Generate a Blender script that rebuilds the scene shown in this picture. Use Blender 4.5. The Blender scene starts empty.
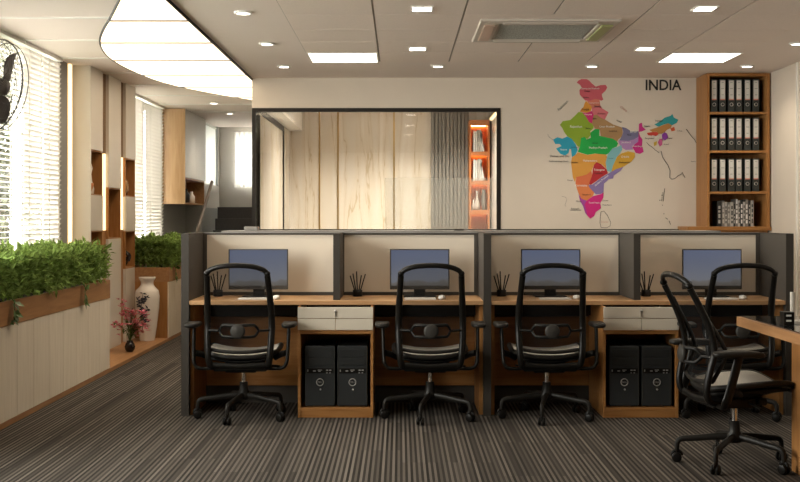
import bpy, math, random
from mathutils import Vector, Matrix
from math import sin, cos, pi, radians

C = bpy.context.scene.collection
PI = math.pi

# ------------------------------------------------------------------ materials
def new_mat(name):
    m = bpy.data.materials.new(name); m.use_nodes = True
    nt = m.node_tree
    return m, nt, nt.nodes['Principled BSDF']

def mat(name, col, rough=0.5, metal=0.0, spec=0.5, noise=0.0, nscale=8.0, bump=0.0):
    m, nt, b = new_mat(name)
    b.inputs['Base Color'].default_value = (*col, 1)
    b.inputs['Roughness'].default_value = rough
    b.inputs['Metallic'].default_value = metal
    b.inputs['Specular IOR Level'].default_value = spec
    if noise or bump:
        tc = nt.nodes.new('ShaderNodeTexCoord')
        n = nt.nodes.new('ShaderNodeTexNoise'); n.inputs['Scale'].default_value = nscale
        n.inputs['Detail'].default_value = 4
        nt.links.new(tc.outputs['Object'], n.inputs['Vector'])
        if noise:
            r = nt.nodes.new('ShaderNodeValToRGB')
            r.color_ramp.elements[0].position = 0.3; r.color_ramp.elements[1].position = 0.7
            r.color_ramp.elements[0].color = (*[c*(1-noise) for c in col], 1)
            r.color_ramp.elements[1].color = (*[min(1, c*(1+noise)) for c in col], 1)
            nt.links.new(n.outputs['Fac'], r.inputs['Fac'])
            nt.links.new(r.outputs['Color'], b.inputs['Base Color'])
        if bump:
            bp = nt.nodes.new('ShaderNodeBump'); bp.inputs['Strength'].default_value = bump
            bp.inputs['Distance'].default_value = 0.005
            nt.links.new(n.outputs['Fac'], bp.inputs['Height'])
            nt.links.new(bp.outputs['Normal'], b.inputs['Normal'])
    return m

def emit(name, col, s):
    m, nt, b = new_mat(name)
    b.inputs['Base Color'].default_value = (*col, 1)
    b.inputs['Emission Color'].default_value = (*col, 1)
    b.inputs['Emission Strength'].default_value = s
    return m

def wood(name, c1, c2, axis='Z', rough=0.45, scale=1.0):
    m, nt, b = new_mat(name)
    tc = nt.nodes.new('ShaderNodeTexCoord'); mp = nt.nodes.new('ShaderNodeMapping')
    s = {'X': (1.2, 14, 14), 'Y': (14, 1.2, 14), 'Z': (14, 14, 1.2)}[axis]
    mp.inputs['Scale'].default_value = tuple(v*scale for v in s)
    n = nt.nodes.new('ShaderNodeTexNoise'); n.inputs['Scale'].default_value = 2.2
    n.inputs['Detail'].default_value = 6; n.inputs['Distortion'].default_value = 0.7
    r = nt.nodes.new('ShaderNodeValToRGB')
    r.color_ramp.elements[0].position = 0.32; r.color_ramp.elements[1].position = 0.7
    r.color_ramp.elements[0].color = (*c1, 1); r.color_ramp.elements[1].color = (*c2, 1)
    nt.links.new(tc.outputs['Object'], mp.inputs['Vector'])
    nt.links.new(mp.outputs['Vector'], n.inputs['Vector'])
    nt.links.new(n.outputs['Fac'], r.inputs['Fac'])
    nt.links.new(r.outputs['Color'], b.inputs['Base Color'])
    b.inputs['Roughness'].default_value = rough; b.inputs['Specular IOR Level'].default_value = .22
    return m

def glass_mat(name, tint=(1, 1, 1), gloss=0.08, rough=0.02, white=0.0):
    m, nt, b = new_mat(name)
    out = nt.nodes['Material Output']; nt.nodes.remove(b)
    t = nt.nodes.new('ShaderNodeBsdfTransparent'); t.inputs['Color'].default_value = (*tint, 1)
    g = nt.nodes.new('ShaderNodeBsdfGlossy'); g.inputs['Roughness'].default_value = rough
    mx = nt.nodes.new('ShaderNodeMixShader'); mx.inputs['Fac'].default_value = gloss
    nt.links.new(t.outputs[0], mx.inputs[1]); nt.links.new(g.outputs[0], mx.inputs[2])
    last = mx
    if white:
        d = nt.nodes.new('ShaderNodeBsdfDiffuse'); d.inputs['Color'].default_value = (.9, .9, .88, 1)
        m2 = nt.nodes.new('ShaderNodeMixShader'); m2.inputs['Fac'].default_value = white
        nt.links.new(mx.outputs[0], m2.inputs[1]); nt.links.new(d.outputs[0], m2.inputs[2]); last = m2
    nt.links.new(last.outputs[0], out.inputs['Surface'])
    return m

def cloth_trans(name, col, trans=0.5, clear=0.0):
    """cloth or slat that lets daylight through"""
    m, nt, b = new_mat(name)
    out = nt.nodes['Material Output']; nt.nodes.remove(b)
    d = nt.nodes.new('ShaderNodeBsdfDiffuse'); d.inputs['Color'].default_value = (*col, 1)
    t = nt.nodes.new('ShaderNodeBsdfTranslucent'); t.inputs['Color'].default_value = (*col, 1)
    mx = nt.nodes.new('ShaderNodeMixShader'); mx.inputs['Fac'].default_value = trans
    nt.links.new(d.outputs[0], mx.inputs[1]); nt.links.new(t.outputs[0], mx.inputs[2])
    last = mx
    if clear:
        c = nt.nodes.new('ShaderNodeBsdfTransparent')
        m2 = nt.nodes.new('ShaderNodeMixShader'); m2.inputs['Fac'].default_value = clear
        nt.links.new(mx.outputs[0], m2.inputs[1]); nt.links.new(c.outputs[0], m2.inputs[2]); last = m2
    nt.links.new(last.outputs[0], out.inputs['Surface'])
    return m

def leaf_mat(name, col):
    m = cloth_trans(name, col, .35); nt = m.node_tree
    tc = nt.nodes.new('ShaderNodeTexCoord'); n = nt.nodes.new('ShaderNodeTexNoise'); n.inputs['Scale'].default_value = 22
    r = nt.nodes.new('ShaderNodeValToRGB'); r.color_ramp.elements[0].position = .35; r.color_ramp.elements[1].position = .68
    r.color_ramp.elements[0].color = (*[c*.5 for c in col], 1); r.color_ramp.elements[1].color = (*[c*1.35 for c in col], 1)
    nt.links.new(tc.outputs['Object'], n.inputs['Vector']); nt.links.new(n.outputs['Fac'], r.inputs['Fac'])
    for k in nt.nodes:
        if k.type in ('BSDF_DIFFUSE', 'BSDF_TRANSLUCENT'): nt.links.new(r.outputs['Color'], k.inputs['Color'])
    return m

def carpet_mat():
    m, nt, b = new_mat('striped_carpet')
    N = nt.nodes.new; L = nt.links.new
    tc = N('ShaderNodeTexCoord'); sx = N('ShaderNodeSeparateXYZ'); L(tc.outputs['Object'], sx.inputs[0])
    def mth(op, a, v=None):
        k = N('ShaderNodeMath'); k.operation = op
        L(a, k.inputs[0])
        if v is not None:
            if isinstance(v, (int, float)): k.inputs[1].default_value = v
            else: L(v, k.inputs[1])
        return k.outputs[0]
    stripe = mth('FLOOR', mth('DIVIDE', sx.outputs[0], 0.0135))
    tx = mth('FLOOR', mth('DIVIDE', sx.outputs[0], 0.495))
    ty0 = mth('DIVIDE', sx.outputs[1], 0.9)
    ty = mth('FLOOR', mth('ADD', ty0, mth('MULTIPLY', tx, 0.37)))
    cx = N('ShaderNodeCombineXYZ'); L(stripe, cx.inputs[0]); L(ty, cx.inputs[1]); L(tx, cx.inputs[2])
    wn = N('ShaderNodeTexWhiteNoise'); wn.noise_dimensions = '3D'; L(cx.outputs[0], wn.inputs['Vector'])
    c2 = N('ShaderNodeCombineXYZ'); L(stripe, c2.inputs[0])
    w2 = N('ShaderNodeTexWhiteNoise'); w2.noise_dimensions = '3D'; L(c2.outputs[0], w2.inputs['Vector'])
    par = mth('MODULO', mth('ABSOLUTE', stripe), 2.0)
    rnd = mth('ADD', mth('MULTIPLY', wn.outputs['Value'], .22), mth('MULTIPLY', w2.outputs['Value'], .30))
    val = mth('ADD', mth('MULTIPLY', par, .42), rnd)
    r = N('ShaderNodeValToRGB')
    e = r.color_ramp.elements
    e[0].position = .10; e[0].color = (.020, .0172, .0148, 1)
    e[1].position = .42; e[1].color = (.038, .0325, .028, 1)
    k = e.new(.60); k.color = (.085, .073, .062, 1)
    k = e.new(.92); k.color = (.155, .134, .115, 1)
    L(val, r.inputs['Fac'])
    n = N('ShaderNodeTexNoise'); n.inputs['Scale'].default_value = 220; L(tc.outputs['Object'], n.inputs['Vector'])
    mr = N('ShaderNodeMapRange'); mr.inputs['To Min'].default_value = .6; mr.inputs['To Max'].default_value = 1.4
    L(n.outputs['Fac'], mr.inputs['Value'])
    mx = N('ShaderNodeMix'); mx.data_type = 'RGBA'; mx.blend_type = 'MULTIPLY'; mx.inputs['Factor'].default_value = 1
    L(r.outputs['Color'], mx.inputs['A']); L(mr.outputs['Result'], mx.inputs['B'])
    L(mx.outputs['Result'], b.inputs['Base Color'])
    b.inputs['Roughness'].default_value = .95; b.inputs['Specular IOR Level'].default_value = .1
    bp = N('ShaderNodeBump'); bp.inputs['Strength'].default_value = .4; bp.inputs['Distance'].default_value = .004
    L(wn.outputs['Value'], bp.inputs['Height']); L(bp.outputs['Normal'], b.inputs['Normal'])
    return m

def marble_mat():
    m, nt, b = new_mat('cream_marble')
    N = nt.nodes.new; L = nt.links.new
    tc = N('ShaderNodeTexCoord'); mp = N('ShaderNodeMapping'); mp.inputs['Scale'].default_value = (2.6, 1, .28)
    L(tc.outputs['Object'], mp.inputs['Vector'])
    w = N('ShaderNodeTexNoise'); w.inputs['Scale'].default_value = 1.6; w.inputs['Detail'].default_value = 5
    w.inputs['Distortion'].default_value = .6
    L(mp.outputs['Vector'], w.inputs['Vector'])
    r = N('ShaderNodeValToRGB'); e = r.color_ramp.elements
    base = (.72, .65, .56)
    e[0].position = .40; e[0].color = (*base, 1)
    e[1].position = .495; e[1].color = (.70, .61, .49, 1)
    k = e.new(.503); k.color = (.52, .41, .27, 1)
    k = e.new(.512); k.color = (.70, .61, .49, 1)
    k = e.new(.60); k.color = (.77, .70, .61, 1)
    L(w.outputs['Fac'], r.inputs['Fac']); L(r.outputs['Color'], b.inputs['Base Color'])
    b.inputs['Roughness'].default_value = .25
    return m

M = {}
def MM():
    g = M
    g['plaster'] = mat('warm_plaster', (.64, .56, .47), .8, noise=.02, nscale=3)
    g['ceiling'] = mat('ceiling_white', (.83, .735, .68), .85)
    g['tile'] = mat('ceiling_tile', (.84, .735, .67), .9, noise=.03, nscale=60)
    g['grid'] = mat('ceiling_grid', (.30, .265, .225), .7)
    g['white_trim'] = mat('white_trim', (.85, .82, .77), .5)
    g['carpet'] = carpet_mat()
    g['grey_wall'] = mat('blue_grey_paint', (.30, .31, .30), .6)
    g['column_grey'] = mat('grey_pillar_paint', (.22, .215, .21), .6)
    g['gloss_white'] = mat('gloss_white_laminate', (.52, .49, .45), .45)
    g['cream'] = mat('cream_laminate', (.60, .55, .48), .4)
    g['cream_line'] = wood('cream_ribbed_laminate', (.68, .59, .475), (.76, .67, .55), 'Z', .45)
    g['oak'] = wood('oak_veneer', (.285, .122, .034), (.39, .188, .066), 'X', .4)
    g['oak_z'] = wood('oak_veneer_upright', (.285, .122, .034), (.39, .188, .066), 'Z', .4)
    g['oak_y'] = wood('oak_veneer_lengthwise', (.29, .14, .058), (.39, .205, .09), 'Y', .45)
    g['oak_lit_top'] = wood('oak_veneer_lit_top', (.40, .225, .105), (.50, .30, .15), 'X', .4)  # same oak, lightened for the light falling on the desk tops
    g['pale_oak'] = wood('pale_oak_veneer', (.46, .28, .14), (.54, .35, .19), 'Z', .4)
    g['panel_grey'] = mat('partition_grey', (.066, .058, .050), .6, spec=.15, noise=.06, nscale=200)
    g['cap_grey'] = mat('partition_cap_grey', (.20, .19, .18), .4)
    g['trim_grey'] = mat('partition_trim_grey', (.052, .045, .038), .6, spec=.15)
    g['frame_dark'] = mat('dark_frame', (.018, .014, .011), .5, spec=.2)
    g['board'] = mat('cream_board', (.66, .585, .49), .22)
    g['drawer'] = mat('drawer_cream', (.58, .515, .42), .25)
    g['black'] = mat('black_plastic', (.008, .007, .006), .45, spec=.18)
    g['black_gloss'] = mat('black_gloss_plastic', (.007, .006, .005), .36, spec=.18)
    g['graphite'] = mat('graphite_plastic', (.014, .012, .010), .45, spec=.2)
    g['grey_disc'] = mat('grey_plastic', (.034, .031, .027), .5, spec=.2)
    g['chrome'] = mat('chrome', (.75, .72, .68), .22, 1)
    g['mesh_seat'] = mat('grey_mesh_seat', (.43, .405, .36), .8, noise=.12, nscale=260)
    g['back_mesh'] = cloth_trans('black_back_mesh', (.02, .02, .02), .1, .80)
    g['steel'] = mat('brushed_steel', (.5, .48, .45), .3, 1)
    g['brass'] = mat('brass_strip', (.55, .36, .13), .28, .9)
    g['bronze'] = mat('bronze_mirror', (.36, .22, .11), .22, .8)
    g['marble'] = marble_mat()
    g['flute'] = mat('grey_fluted_panel', (.235, .215, .19), .5)
    g['orange_wood'] = mat('orange_lacquer', (.50, .17, .045), .45)
    g['glass'] = glass_mat('clear_glass', (.97, .98, .97), .05)
    g['reflection_glass'] = glass_mat('pale_reflection', (.97, .97, .96), .03, .1, .13)
    g['black_glass'] = mat('black_glass', (.012, .012, .012), .07)
    g['blind'] = cloth_trans('white_blind_slats', (.86, .83, .79), .06)
    g['sheer'] = cloth_trans('sheer_curtain', (.8, .79, .76), .22, .02)
    g['monitor_grey'] = mat('monitor_case_grey', (.045, .041, .036), .45, spec=.25)
    g['roller'] = cloth_trans('roller_blind_cloth', (.85, .85, .84), .5)
    g['leaf'] = leaf_mat('leaf_green', (.25, .36, .10))
    g['leaf_dark'] = mat('leaf_trailing', (.07, .14, .02), .45, noise=.3, nscale=25)
    g['stem'] = mat('stem_brown', (.05, .035, .02), .8)
    g['soil'] = mat('soil', (.03, .02, .012), .95)
    g['tree_leaf'] = mat('tree_leaf', (.036, .043, .012), .6, noise=.4, nscale=6)
    g['bark'] = mat('bark', (.12, .09, .06), .9, noise=.3)
    g['grass'] = mat('lawn_green', (.07, .08, .04), .95, noise=.3, nscale=3)
    g['porcelain'] = mat('white_porcelain', (.74, .68, .62), .25)
    g['ink'] = mat('blue_black_paint', (.03, .03, .045), .5)
    g['petal'] = mat('pink_petal', (.76, .19, .26), .6, noise=.5, nscale=40)
    g['petal_pale'] = mat('pale_pink_petal', (.68, .25, .24), .6)
    g['pot_dark'] = mat('dark_glazed_pot', (.02, .012, .010), .2)
    g['stair'] = mat('dark_stone_stair', (.018, .014, .013), .5, noise=.3, nscale=40)
    g['rail'] = mat('bronze_rail', (.10, .075, .055), .4)
    g['lamp'] = emit('warm_diffuser', (1, .82, .60), 1.45)
    g['panel_lamp'] = emit('warm_panel_diffuser', (1, .92, .78), 3.0)
    g['spot'] = emit('downlight_lens', (1, .95, .86), 6.0)
    g['led'] = emit('warm_led_strip', (1, .80, .46), .9)
    g['led_shelf'] = emit('amber_led_strip', (1, .48, .16), 14.0)
    g['binder'] = mat('binder_dark_green', (.022, .026, .024), .5)
    g['paper'] = mat('binder_label_paper', (.60, .575, .53), .6)
    g['red_line'] = mat('label_red', (.62, .22, .16), .6)
    g['book_a'] = mat('book_black', (.02, .02, .02), .5)
    g['book_b'] = mat('book_grey', (.20, .18, .16), .5)
    g['book_c'] = mat('book_pale', (.45, .42, .38), .5)
    g['book_white'] = mat('book_white', (.68, .66, .62), .5)
    g['text_black'] = mat('text_black', (.012, .011, .010), .6)
    g['text_white'] = mat('text_white', (.8, .78, .74), .6)
    g['text_grey'] = mat('text_grey', (.22, .24, .20), .6)
    g['text_pink'] = mat('text_pink', (.55, .26, .20), .6)
    g['pc_black'] = mat('computer_black', (.022, .023, .023), .36, spec=.3)
    g['pc_panel'] = mat('computer_bezel', (.027, .029, .030), .34, spec=.3)
    g['silver'] = mat('silver_badge', (.45, .44, .42), .35, .6)
    g['white_plastic'] = mat('white_plastic', (.72, .70, .66), .35)
    g['fan'] = mat('fan_dark_brown', (.055, .045, .04), .4)
    g['fan_wire'] = mat('fan_wire', (.04, .036, .032), .4)
    g['ac'] = mat('cassette_grey', (.56, .50, .44), .5)
    g['ac_grille'] = mat('cassette_grille', (.34, .33, .29), .5, noise=.3, nscale=120)
    g['ac_pink'] = mat('louvre_pink_reflection', (.52, .37, .29), .4)  # pink reflection put into the louvre colour
    g['ac_green'] = mat('louvre_green_reflection', (.36, .39, .16), .4)  # green reflection, likewise part of the base colour
MM()

def screen_mat():
    m, nt, b = new_mat('monitor_picture')
    N = nt.nodes.new; L = nt.links.new
    tc = N('ShaderNodeTexCoord'); sx = N('ShaderNodeSeparateXYZ'); L(tc.outputs['Object'], sx.inputs[0])
    n = N('ShaderNodeTexNoise'); n.inputs['Scale'].default_value = 9
    mp = N('ShaderNodeMapping'); mp.inputs['Scale'].default_value = (1, 0, .15)
    L(tc.outputs['Object'], mp.inputs['Vector']); L(mp.outputs['Vector'], n.inputs['Vector'])
    a = N('ShaderNodeMath'); a.operation = 'MULTIPLY_ADD'; a.inputs[1].default_value = -.10
    L(n.outputs['Fac'], a.inputs[0]); L(sx.outputs[2], a.inputs[2])
    mr = N('ShaderNodeMapRange'); mr.inputs['From Min'].default_value = -.165; mr.inputs['From Max'].default_value = .08
    L(a.outputs[0], mr.inputs['Value'])
    r = N('ShaderNodeValToRGB'); e = r.color_ramp.elements
    e[0].position = 0; e[0].color = (.060, .055, .050, 1)
    e[1].position = .10; e[1].color = (.075, .070, .066, 1)
    k = e.new(.13); k.color = (.085, .090, .105, 1)
    k = e.new(.75); k.color = (.062, .072, .105, 1)
    k = e.new(1); k.color = (.058, .070, .110, 1)
    L(mr.outputs['Result'], r.inputs['Fac'])
    L(r.outputs['Color'], b.inputs['Emission Color']); b.inputs['Emission Strength'].default_value = .78
    b.inputs['Base Color'].default_value = (.02, .02, .02, 1); b.inputs['Roughness'].default_value = .18
    return m
M['screen'] = screen_mat()

# ------------------------------------------------------------------ mesh builder
class MB:
    def __init__(s): s.v = []; s.f = []; s.sm = []
    def add(s, vs, fs, smooth=False, mtx=None):
        o = len(s.v)
        for v in vs:
            v = Vector(v)
            s.v.append(tuple(mtx @ v) if mtx else tuple(v))
        for f in fs: s.f.append(tuple(i+o for i in f)); s.sm.append(smooth)
        return s
    def box(s, x0, x1, y0, y1, z0, z1, mtx=None):
        vs = [(x, y, z) for z in (z0, z1) for y in (y0, y1) for x in (x0, x1)]
        fs = [(0, 2, 3, 1), (4, 5, 7, 6), (0, 1, 5, 4), (2, 6, 7, 3), (0, 4, 6, 2), (1, 3, 7, 5)]
        return s.add(vs, fs, False, mtx)
    def cbox(s, c, d, mtx=None):
        return s.box(c[0]-d[0]/2, c[0]+d[0]/2, c[1]-d[1]/2, c[1]+d[1]/2, c[2]-d[2]/2, c[2]+d[2]/2, mtx)
    def lathe(s, prof, c=(0, 0, 0), n=20, mtx=None, cap=True, smooth=True):
        vs = []; fs = []
        for r, z in prof:
            for i in range(n):
                a = 2*PI*i/n; vs.append((c[0]+r*cos(a), c[1]+r*sin(a), c[2]+z))
        for j in range(len(prof)-1):
            for i in range(n):
                k = (i+1) % n
                fs.append((j*n+i, j*n+k, (j+1)*n+k, (j+1)*n+i))
        s.add(vs, fs, smooth, mtx)
        if cap:
            if prof[0][0] > 1e-5: s.add(vs[:n], [tuple(range(n-1, -1, -1))], False, mtx)
            if prof[-1][0] > 1e-5: s.add(vs[-n:], [tuple(range(n))], False, mtx)
        return s
    def sweep(s, path, rad, n=10, up=(0, 0, 1), cap=True, closed=False, mtx=None):
        """path of points; rad a number, (a,b), or list of those: a along side, b along up"""
        P = [Vector(p) for p in path]; m = len(P); vs = []; fs = []
        if not isinstance(rad, list): rad = [rad]*m
        prev = Vector(up)
        for i, p in enumerate(P):
            if closed: t = P[(i+1) % m]-P[i-1]
            else: t = P[min(i+1, m-1)]-P[max(i-1, 0)]
            t.normalize()
            u = prev-t*prev.dot(t)
            if u.length < 1e-4:
                u = Vector((1, 0, 0))-t*t.x
                if u.length < 1e-3: u = Vector((0, 1, 0))-t*t.y
            u.normalize(); sd = t.cross(u); prev = u
            r = rad[i]; a, b = r if isinstance(r, tuple) else (r, r)
            for k in range(n):
                an = 2*PI*k/n; vs.append(tuple(p+sd*(a*cos(an))+u*(b*sin(an))))
        for i in range(m if closed else m-1):
            j = (i+1) % m
            for k in range(n):
                q = (k+1) % n
                fs.append((i*n+k, i*n+q, j*n+q, j*n+k))
        s.add(vs, fs, True, mtx)
        if cap and not closed:
            s.add(vs[:n], [tuple(range(n-1, -1, -1))], False, mtx)
            s.add(vs[-n:], [tuple(range(n))], False, mtx)
        return s
    def prism(s, pts, z0, z1, mtx=None):
        """polygon (x,y) extruded in z"""
        n = len(pts)
        ar = sum(pts[i][0]*pts[(i+1) % n][1]-pts[(i+1) % n][0]*pts[i][1] for i in range(n))
        if ar < 0: pts = pts[::-1]
        vs = [(p[0], p[1], z0) for p in pts]+[(p[0], p[1], z1) for p in pts]
        fs = [tuple(range(n-1, -1, -1)), tuple(range(n, 2*n))]
        for i in range(n):
            k = (i+1) % n; fs.append((i, k, n+k, n+i))
        return s.add(vs, fs, False, mtx)
    def grid(s, fn, nu, nv, smooth=True):
        vs = [fn(i/nu, j/nv) for j in range(nv+1) for i in range(nu+1)]
        fs = [(j*(nu+1)+i, j*(nu+1)+i+1, (j+1)*(nu+1)+i+1, (j+1)*(nu+1)+i) for j in range(nv) for i in range(nu)]
        return s.add(vs, fs, smooth)
    def sphere(s, c, r, n=14, m=8):
        if not isinstance(r, tuple): r = (r, r, r)
        prof = []
        vs = [(c[0], c[1], c[2]-r[2])]; fs = []
        for j in range(1, m):
            a = -PI/2+PI*j/m
            for i in range(n):
                b = 2*PI*i/n; vs.append((c[0]+r[0]*cos(a)*cos(b), c[1]+r[1]*cos(a)*sin(b), c[2]+r[2]*sin(a)))
        vs.append((c[0], c[1], c[2]+r[2])); L = len(vs)-1
        for i in range(n):
            k = (i+1) % n; fs.append((0, 1+k, 1+i))
            for j in range(m-2): fs.append((1+j*n+i, 1+j*n+k, 1+(j+1)*n+k, 1+(j+1)*n+i))
            fs.append((L, 1+(m-2)*n+i, 1+(m-2)*n+k))
        return s.add(vs, fs, True)
    def leaf(s, p, d, up, L, W):
        p = Vector(p); d = Vector(d).normalized(); sd = d.cross(Vector(up))
        if sd.length < 1e-3: sd = Vector((1, 0, 0))
        sd.normalize(); nm = sd.cross(d)
        a = p; b = p+d*L*.4+sd*W/2+nm*L*.05; c = p+d*L*.4-sd*W/2+nm*L*.05; e = p+d*L*.42-nm*L*.02; t = p+d*L-nm*L*.10
        return s.add([a, b, t, c, e], [(0, 1, 4), (1, 2, 4), (2, 3, 4), (3, 0, 4)], False)
    def build(s, name, m, parent=None, bevel=0.0, loc=None, seg=2):
        me = bpy.data.meshes.new(name); me.from_pydata(s.v, [], s.f)
        me.polygons.foreach_set('use_smooth', s.sm); me.update()
        me.materials.append(m)
        o = bpy.data.objects.new(name, me); C.objects.link(o)
        if parent: o.parent = parent
        if loc: o.location = loc
        if bevel:
            b = o.modifiers.new('edge', 'BEVEL'); b.width = bevel; b.segments = seg; b.limit_method = 'ANGLE'
            b.angle_limit = radians(50)
        return o

def smooth_path(pts, k=4):
    P = [Vector(p) for p in pts]; out = []
    for i in range(len(P)-1):
        a = P[max(i-1, 0)]; b = P[i]; c = P[i+1]; d = P[min(i+2, len(P)-1)]
        for j in range(k):
            t = j/k
            out.append(.5*((2*b)+(c-a)*t+(2*a-5*b+4*c-d)*t*t+(3*b-a-3*c+d)*t**3))
    out.append(P[-1]); return out

def tag(o, label, cat, group=None, kind=None):
    o['label'] = label; o['category'] = cat
    if group: o['group'] = group
    if kind: o['kind'] = kind
    return o
def thing(name, label, cat, loc=(0, 0, 0), rotz=0, group=None):
    o = bpy.data.objects.new(name, None); C.objects.link(o)
    o.location = loc; o.rotation_euler = (0, 0, rotz); o.empty_display_size = .1
    return tag(o, label, cat, group)
def struct(mb, name, m, bevel=0):
    o = mb.build(name, m, None, bevel); o['kind'] = 'structure'
    return o
KIDS = {}
def kids(o): return [c for c in bpy.data.objects if c.parent == o]
def dup(o, loc=None, rotz=None, label=None, parent=None):
    c = o.copy(); C.objects.link(c)
    if parent: c.parent = parent
    if loc is not None: c.location = loc
    if rotz is not None: c.rotation_euler = (0, 0, rotz)
    if label: c['label'] = label
    for k in kids(o): dup(k, parent=c)
    return c
def text_mesh(txt, size, m, name, parent, loc, rot=0.0, align='CENTER', depth=.0008, sx=1.0, fat=0):
    """lettering lying on a wall that faces -Y"""
    cu = bpy.data.curves.new(name, 'FONT'); cu.body = txt; cu.size = size; cu.align_x = align; cu.align_y = 'CENTER'
    cu.extrude = depth; cu.offset = fat; cu.resolution_u = 3
    t = bpy.data.objects.new('tmp_text', cu); C.objects.link(t)
    dg = bpy.context.evaluated_depsgraph_get(); dg.update()
    me = bpy.data.meshes.new_from_object(t.evaluated_get(dg)); me.name = name
    bpy.data.objects.remove(t); bpy.data.curves.remove(cu)
    me.materials.clear(); me.materials.append(m)
    mt = Matrix.Rotation(rot, 4, 'Y') @ Matrix.Rotation(PI/2, 4, 'X') @ Matrix.Scale(sx, 4, (1, 0, 0))
    me.transform(mt)
    o = bpy.data.objects.new(name, me); C.objects.link(o); o.location = loc
    if parent: o.parent = parent
    return o

# ------------------------------------------------------------------ room shell
ZC = 2.7
struct(MB().box(-3.3, 3.75, -1.7, 18.3, -.1, 0), 'floor', M['carpet'])
struct(MB().box(-3.3, 3.75, -1.7, 18.3, ZC, ZC+.12), 'ceiling', M['ceiling'])
struct(MB().box(-3.2, 3.75, -1.7, -1.5, 0, ZC), 'wall_front', M['column_grey'])
w = MB()
w.box(-3.14, -3, 7.25, 7.75, 0, ZC).box(-3.14, -3, -1.5, 3.6, 0, ZC).box(-3.14, -3, 3.6, 7.25, 0, .93).box(-3.14, -3, 7.75, 10.3, 0, .93)
w.box(-3.14, -3, 10.3, 12.6, 0, ZC).box(-3.14, -3, 12.6, 14.76, 0, .93)
struct(w, 'wall_left', M['plaster'])
w = MB().box(-3.14, -3, 14.76, 16.5, 0, ZC)
w.box(-3.14, -2.762, 16.5, 18.0, 0, 1.80).box(-3.14, -2.762, 16.5, 16.56, 1.8, ZC).box(-3.14, -2.762, 17.9, 18, 1.8, ZC)
struct(w, 'wall_left.001', M['grey_wall'])
struct(MB().box(-2.764, -2.756, 16.5, 18, 1.46, 1.80).box(-2.764, -2.756, 17.9, 18, 1.8, ZC), 'trim_9', M['gloss_white'])
struct(MB().box(-3, -2.985, 10.3, 10.58, .0, ZC), 'trim_1', M['column_grey'])
struct(MB().box(3.55, 3.7, -1.5, 11.8, 0, ZC), 'wall_right', M['plaster'])
struct(MB().box(3.538, 3.55, 10.53, 10.545, 0, ZC), 'trim_2', M['white_trim'])
# back wall with the big glazed opening of the cabin
w = MB().box(-1.467, .997, 11.7, 11.82, 2.40, ZC).box(.997, 3.55, 11.7, 11.82, 0, ZC).box(-1.467, .997, 11.7, 11.82, 0, .9)
struct(w, 'wall_back', M['plaster'])
# far wall of the passage, with its window
w = MB().box(-2.762, -1.40, 18, 18.14, 0, 1.79).box(-2.762, -2.52, 18, 18.14, 1.79, ZC).box(-1.7, -1.40, 18, 18.14, 1.79, ZC)
w.box(-2.52, -1.7, 18, 18.14, 2.60, ZC)
struct(w, 'wall_back.001', M['gloss_white'])
struct(MB().box(-2.762, -1.48, 17.98, 18, 0, 1.44), 'trim_3', M['grey_wall'])
# cabin walls
struct(MB().box(-1.46, 1.26, 15.0, 15.12, 0, ZC), 'wall_back.002', M['marble'])
struct(MB().box(-1.46, -1.40, 15.12, 18.0, 0, ZC), 'wall_right.002', M['plaster'])
struct(MB().box(1.14, 1.26, 11.82, 15.0, 0, ZC), 'wall_right.001', M['gloss_white'])
struct(MB().box(-1.46, -1.24, 11.82, 15.0, 2.42, ZC), 'trim_4', M['white_trim'])
w = MB()
def on_back(px): return (px-400)*14.99/1180
for px in (319.5, 338, 394): w.box(on_back(px)-.009, on_back(px)+.009, 14.985, 15.0, 0, ZC)
struct(w, 'trim_5', M['brass'])
w = MB(); x = on_back(431)
while x < on_back(468.5):
    w.box(x, x+.034, 14.93, 15.0, 0, ZC); w.box(x+.034, x+.048, 14.965, 15.0, 0, ZC); x += .048
struct(w, 'trim_6', M['flute'])
# fine joints across the left half of the ceiling
w = MB(); y = 2.02
while y < 15.5:
    w.box(-3, -1.48, y-.028, y+.028, ZC-.005, ZC); y += 1.03
struct(w, 'trim_7', M['white_trim'])
# grid ceiling
GX = [-.79+.611*i for i in range(7)]; GY = [10.46-.61*i for i in range(17)]
struct(MB().box(GX[0], GX[-1], GY[-1], GY[0], ZC-.004, ZC), 'trim_8', M['grid'])
w = MB()
AC = (.56, 1.54, 8.18, 9.15)
for r in range(16):
    for c in range(6):
        if r == 0 and c in (0, 5): continue
        x0, x1, y1, y0 = GX[c], GX[c+1], GY[r], GY[r+1]
        if c in (2, 3) and r in (2, 3): continue
        w.box(x0+.007, x1-.007, y0+.005, y1-.005, ZC-.012, ZC-.004)
# filler strips round the cassette
w.box(GX[2]+.007, AC[0], GY[4]+.005, GY[2]-.005, ZC-.012, ZC-.004).box(AC[1], GX[4]-.007, GY[4]+.005, GY[2]-.005, ZC-.012, ZC-.004)
w.box(AC[0], AC[1], AC[3], GY[2]-.005, ZC-.012, ZC-.004).box(AC[0], AC[1], GY[4]+.005, AC[2], ZC-.012, ZC-.004)
struct(w, 'ceiling.001', M['tile'])

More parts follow.
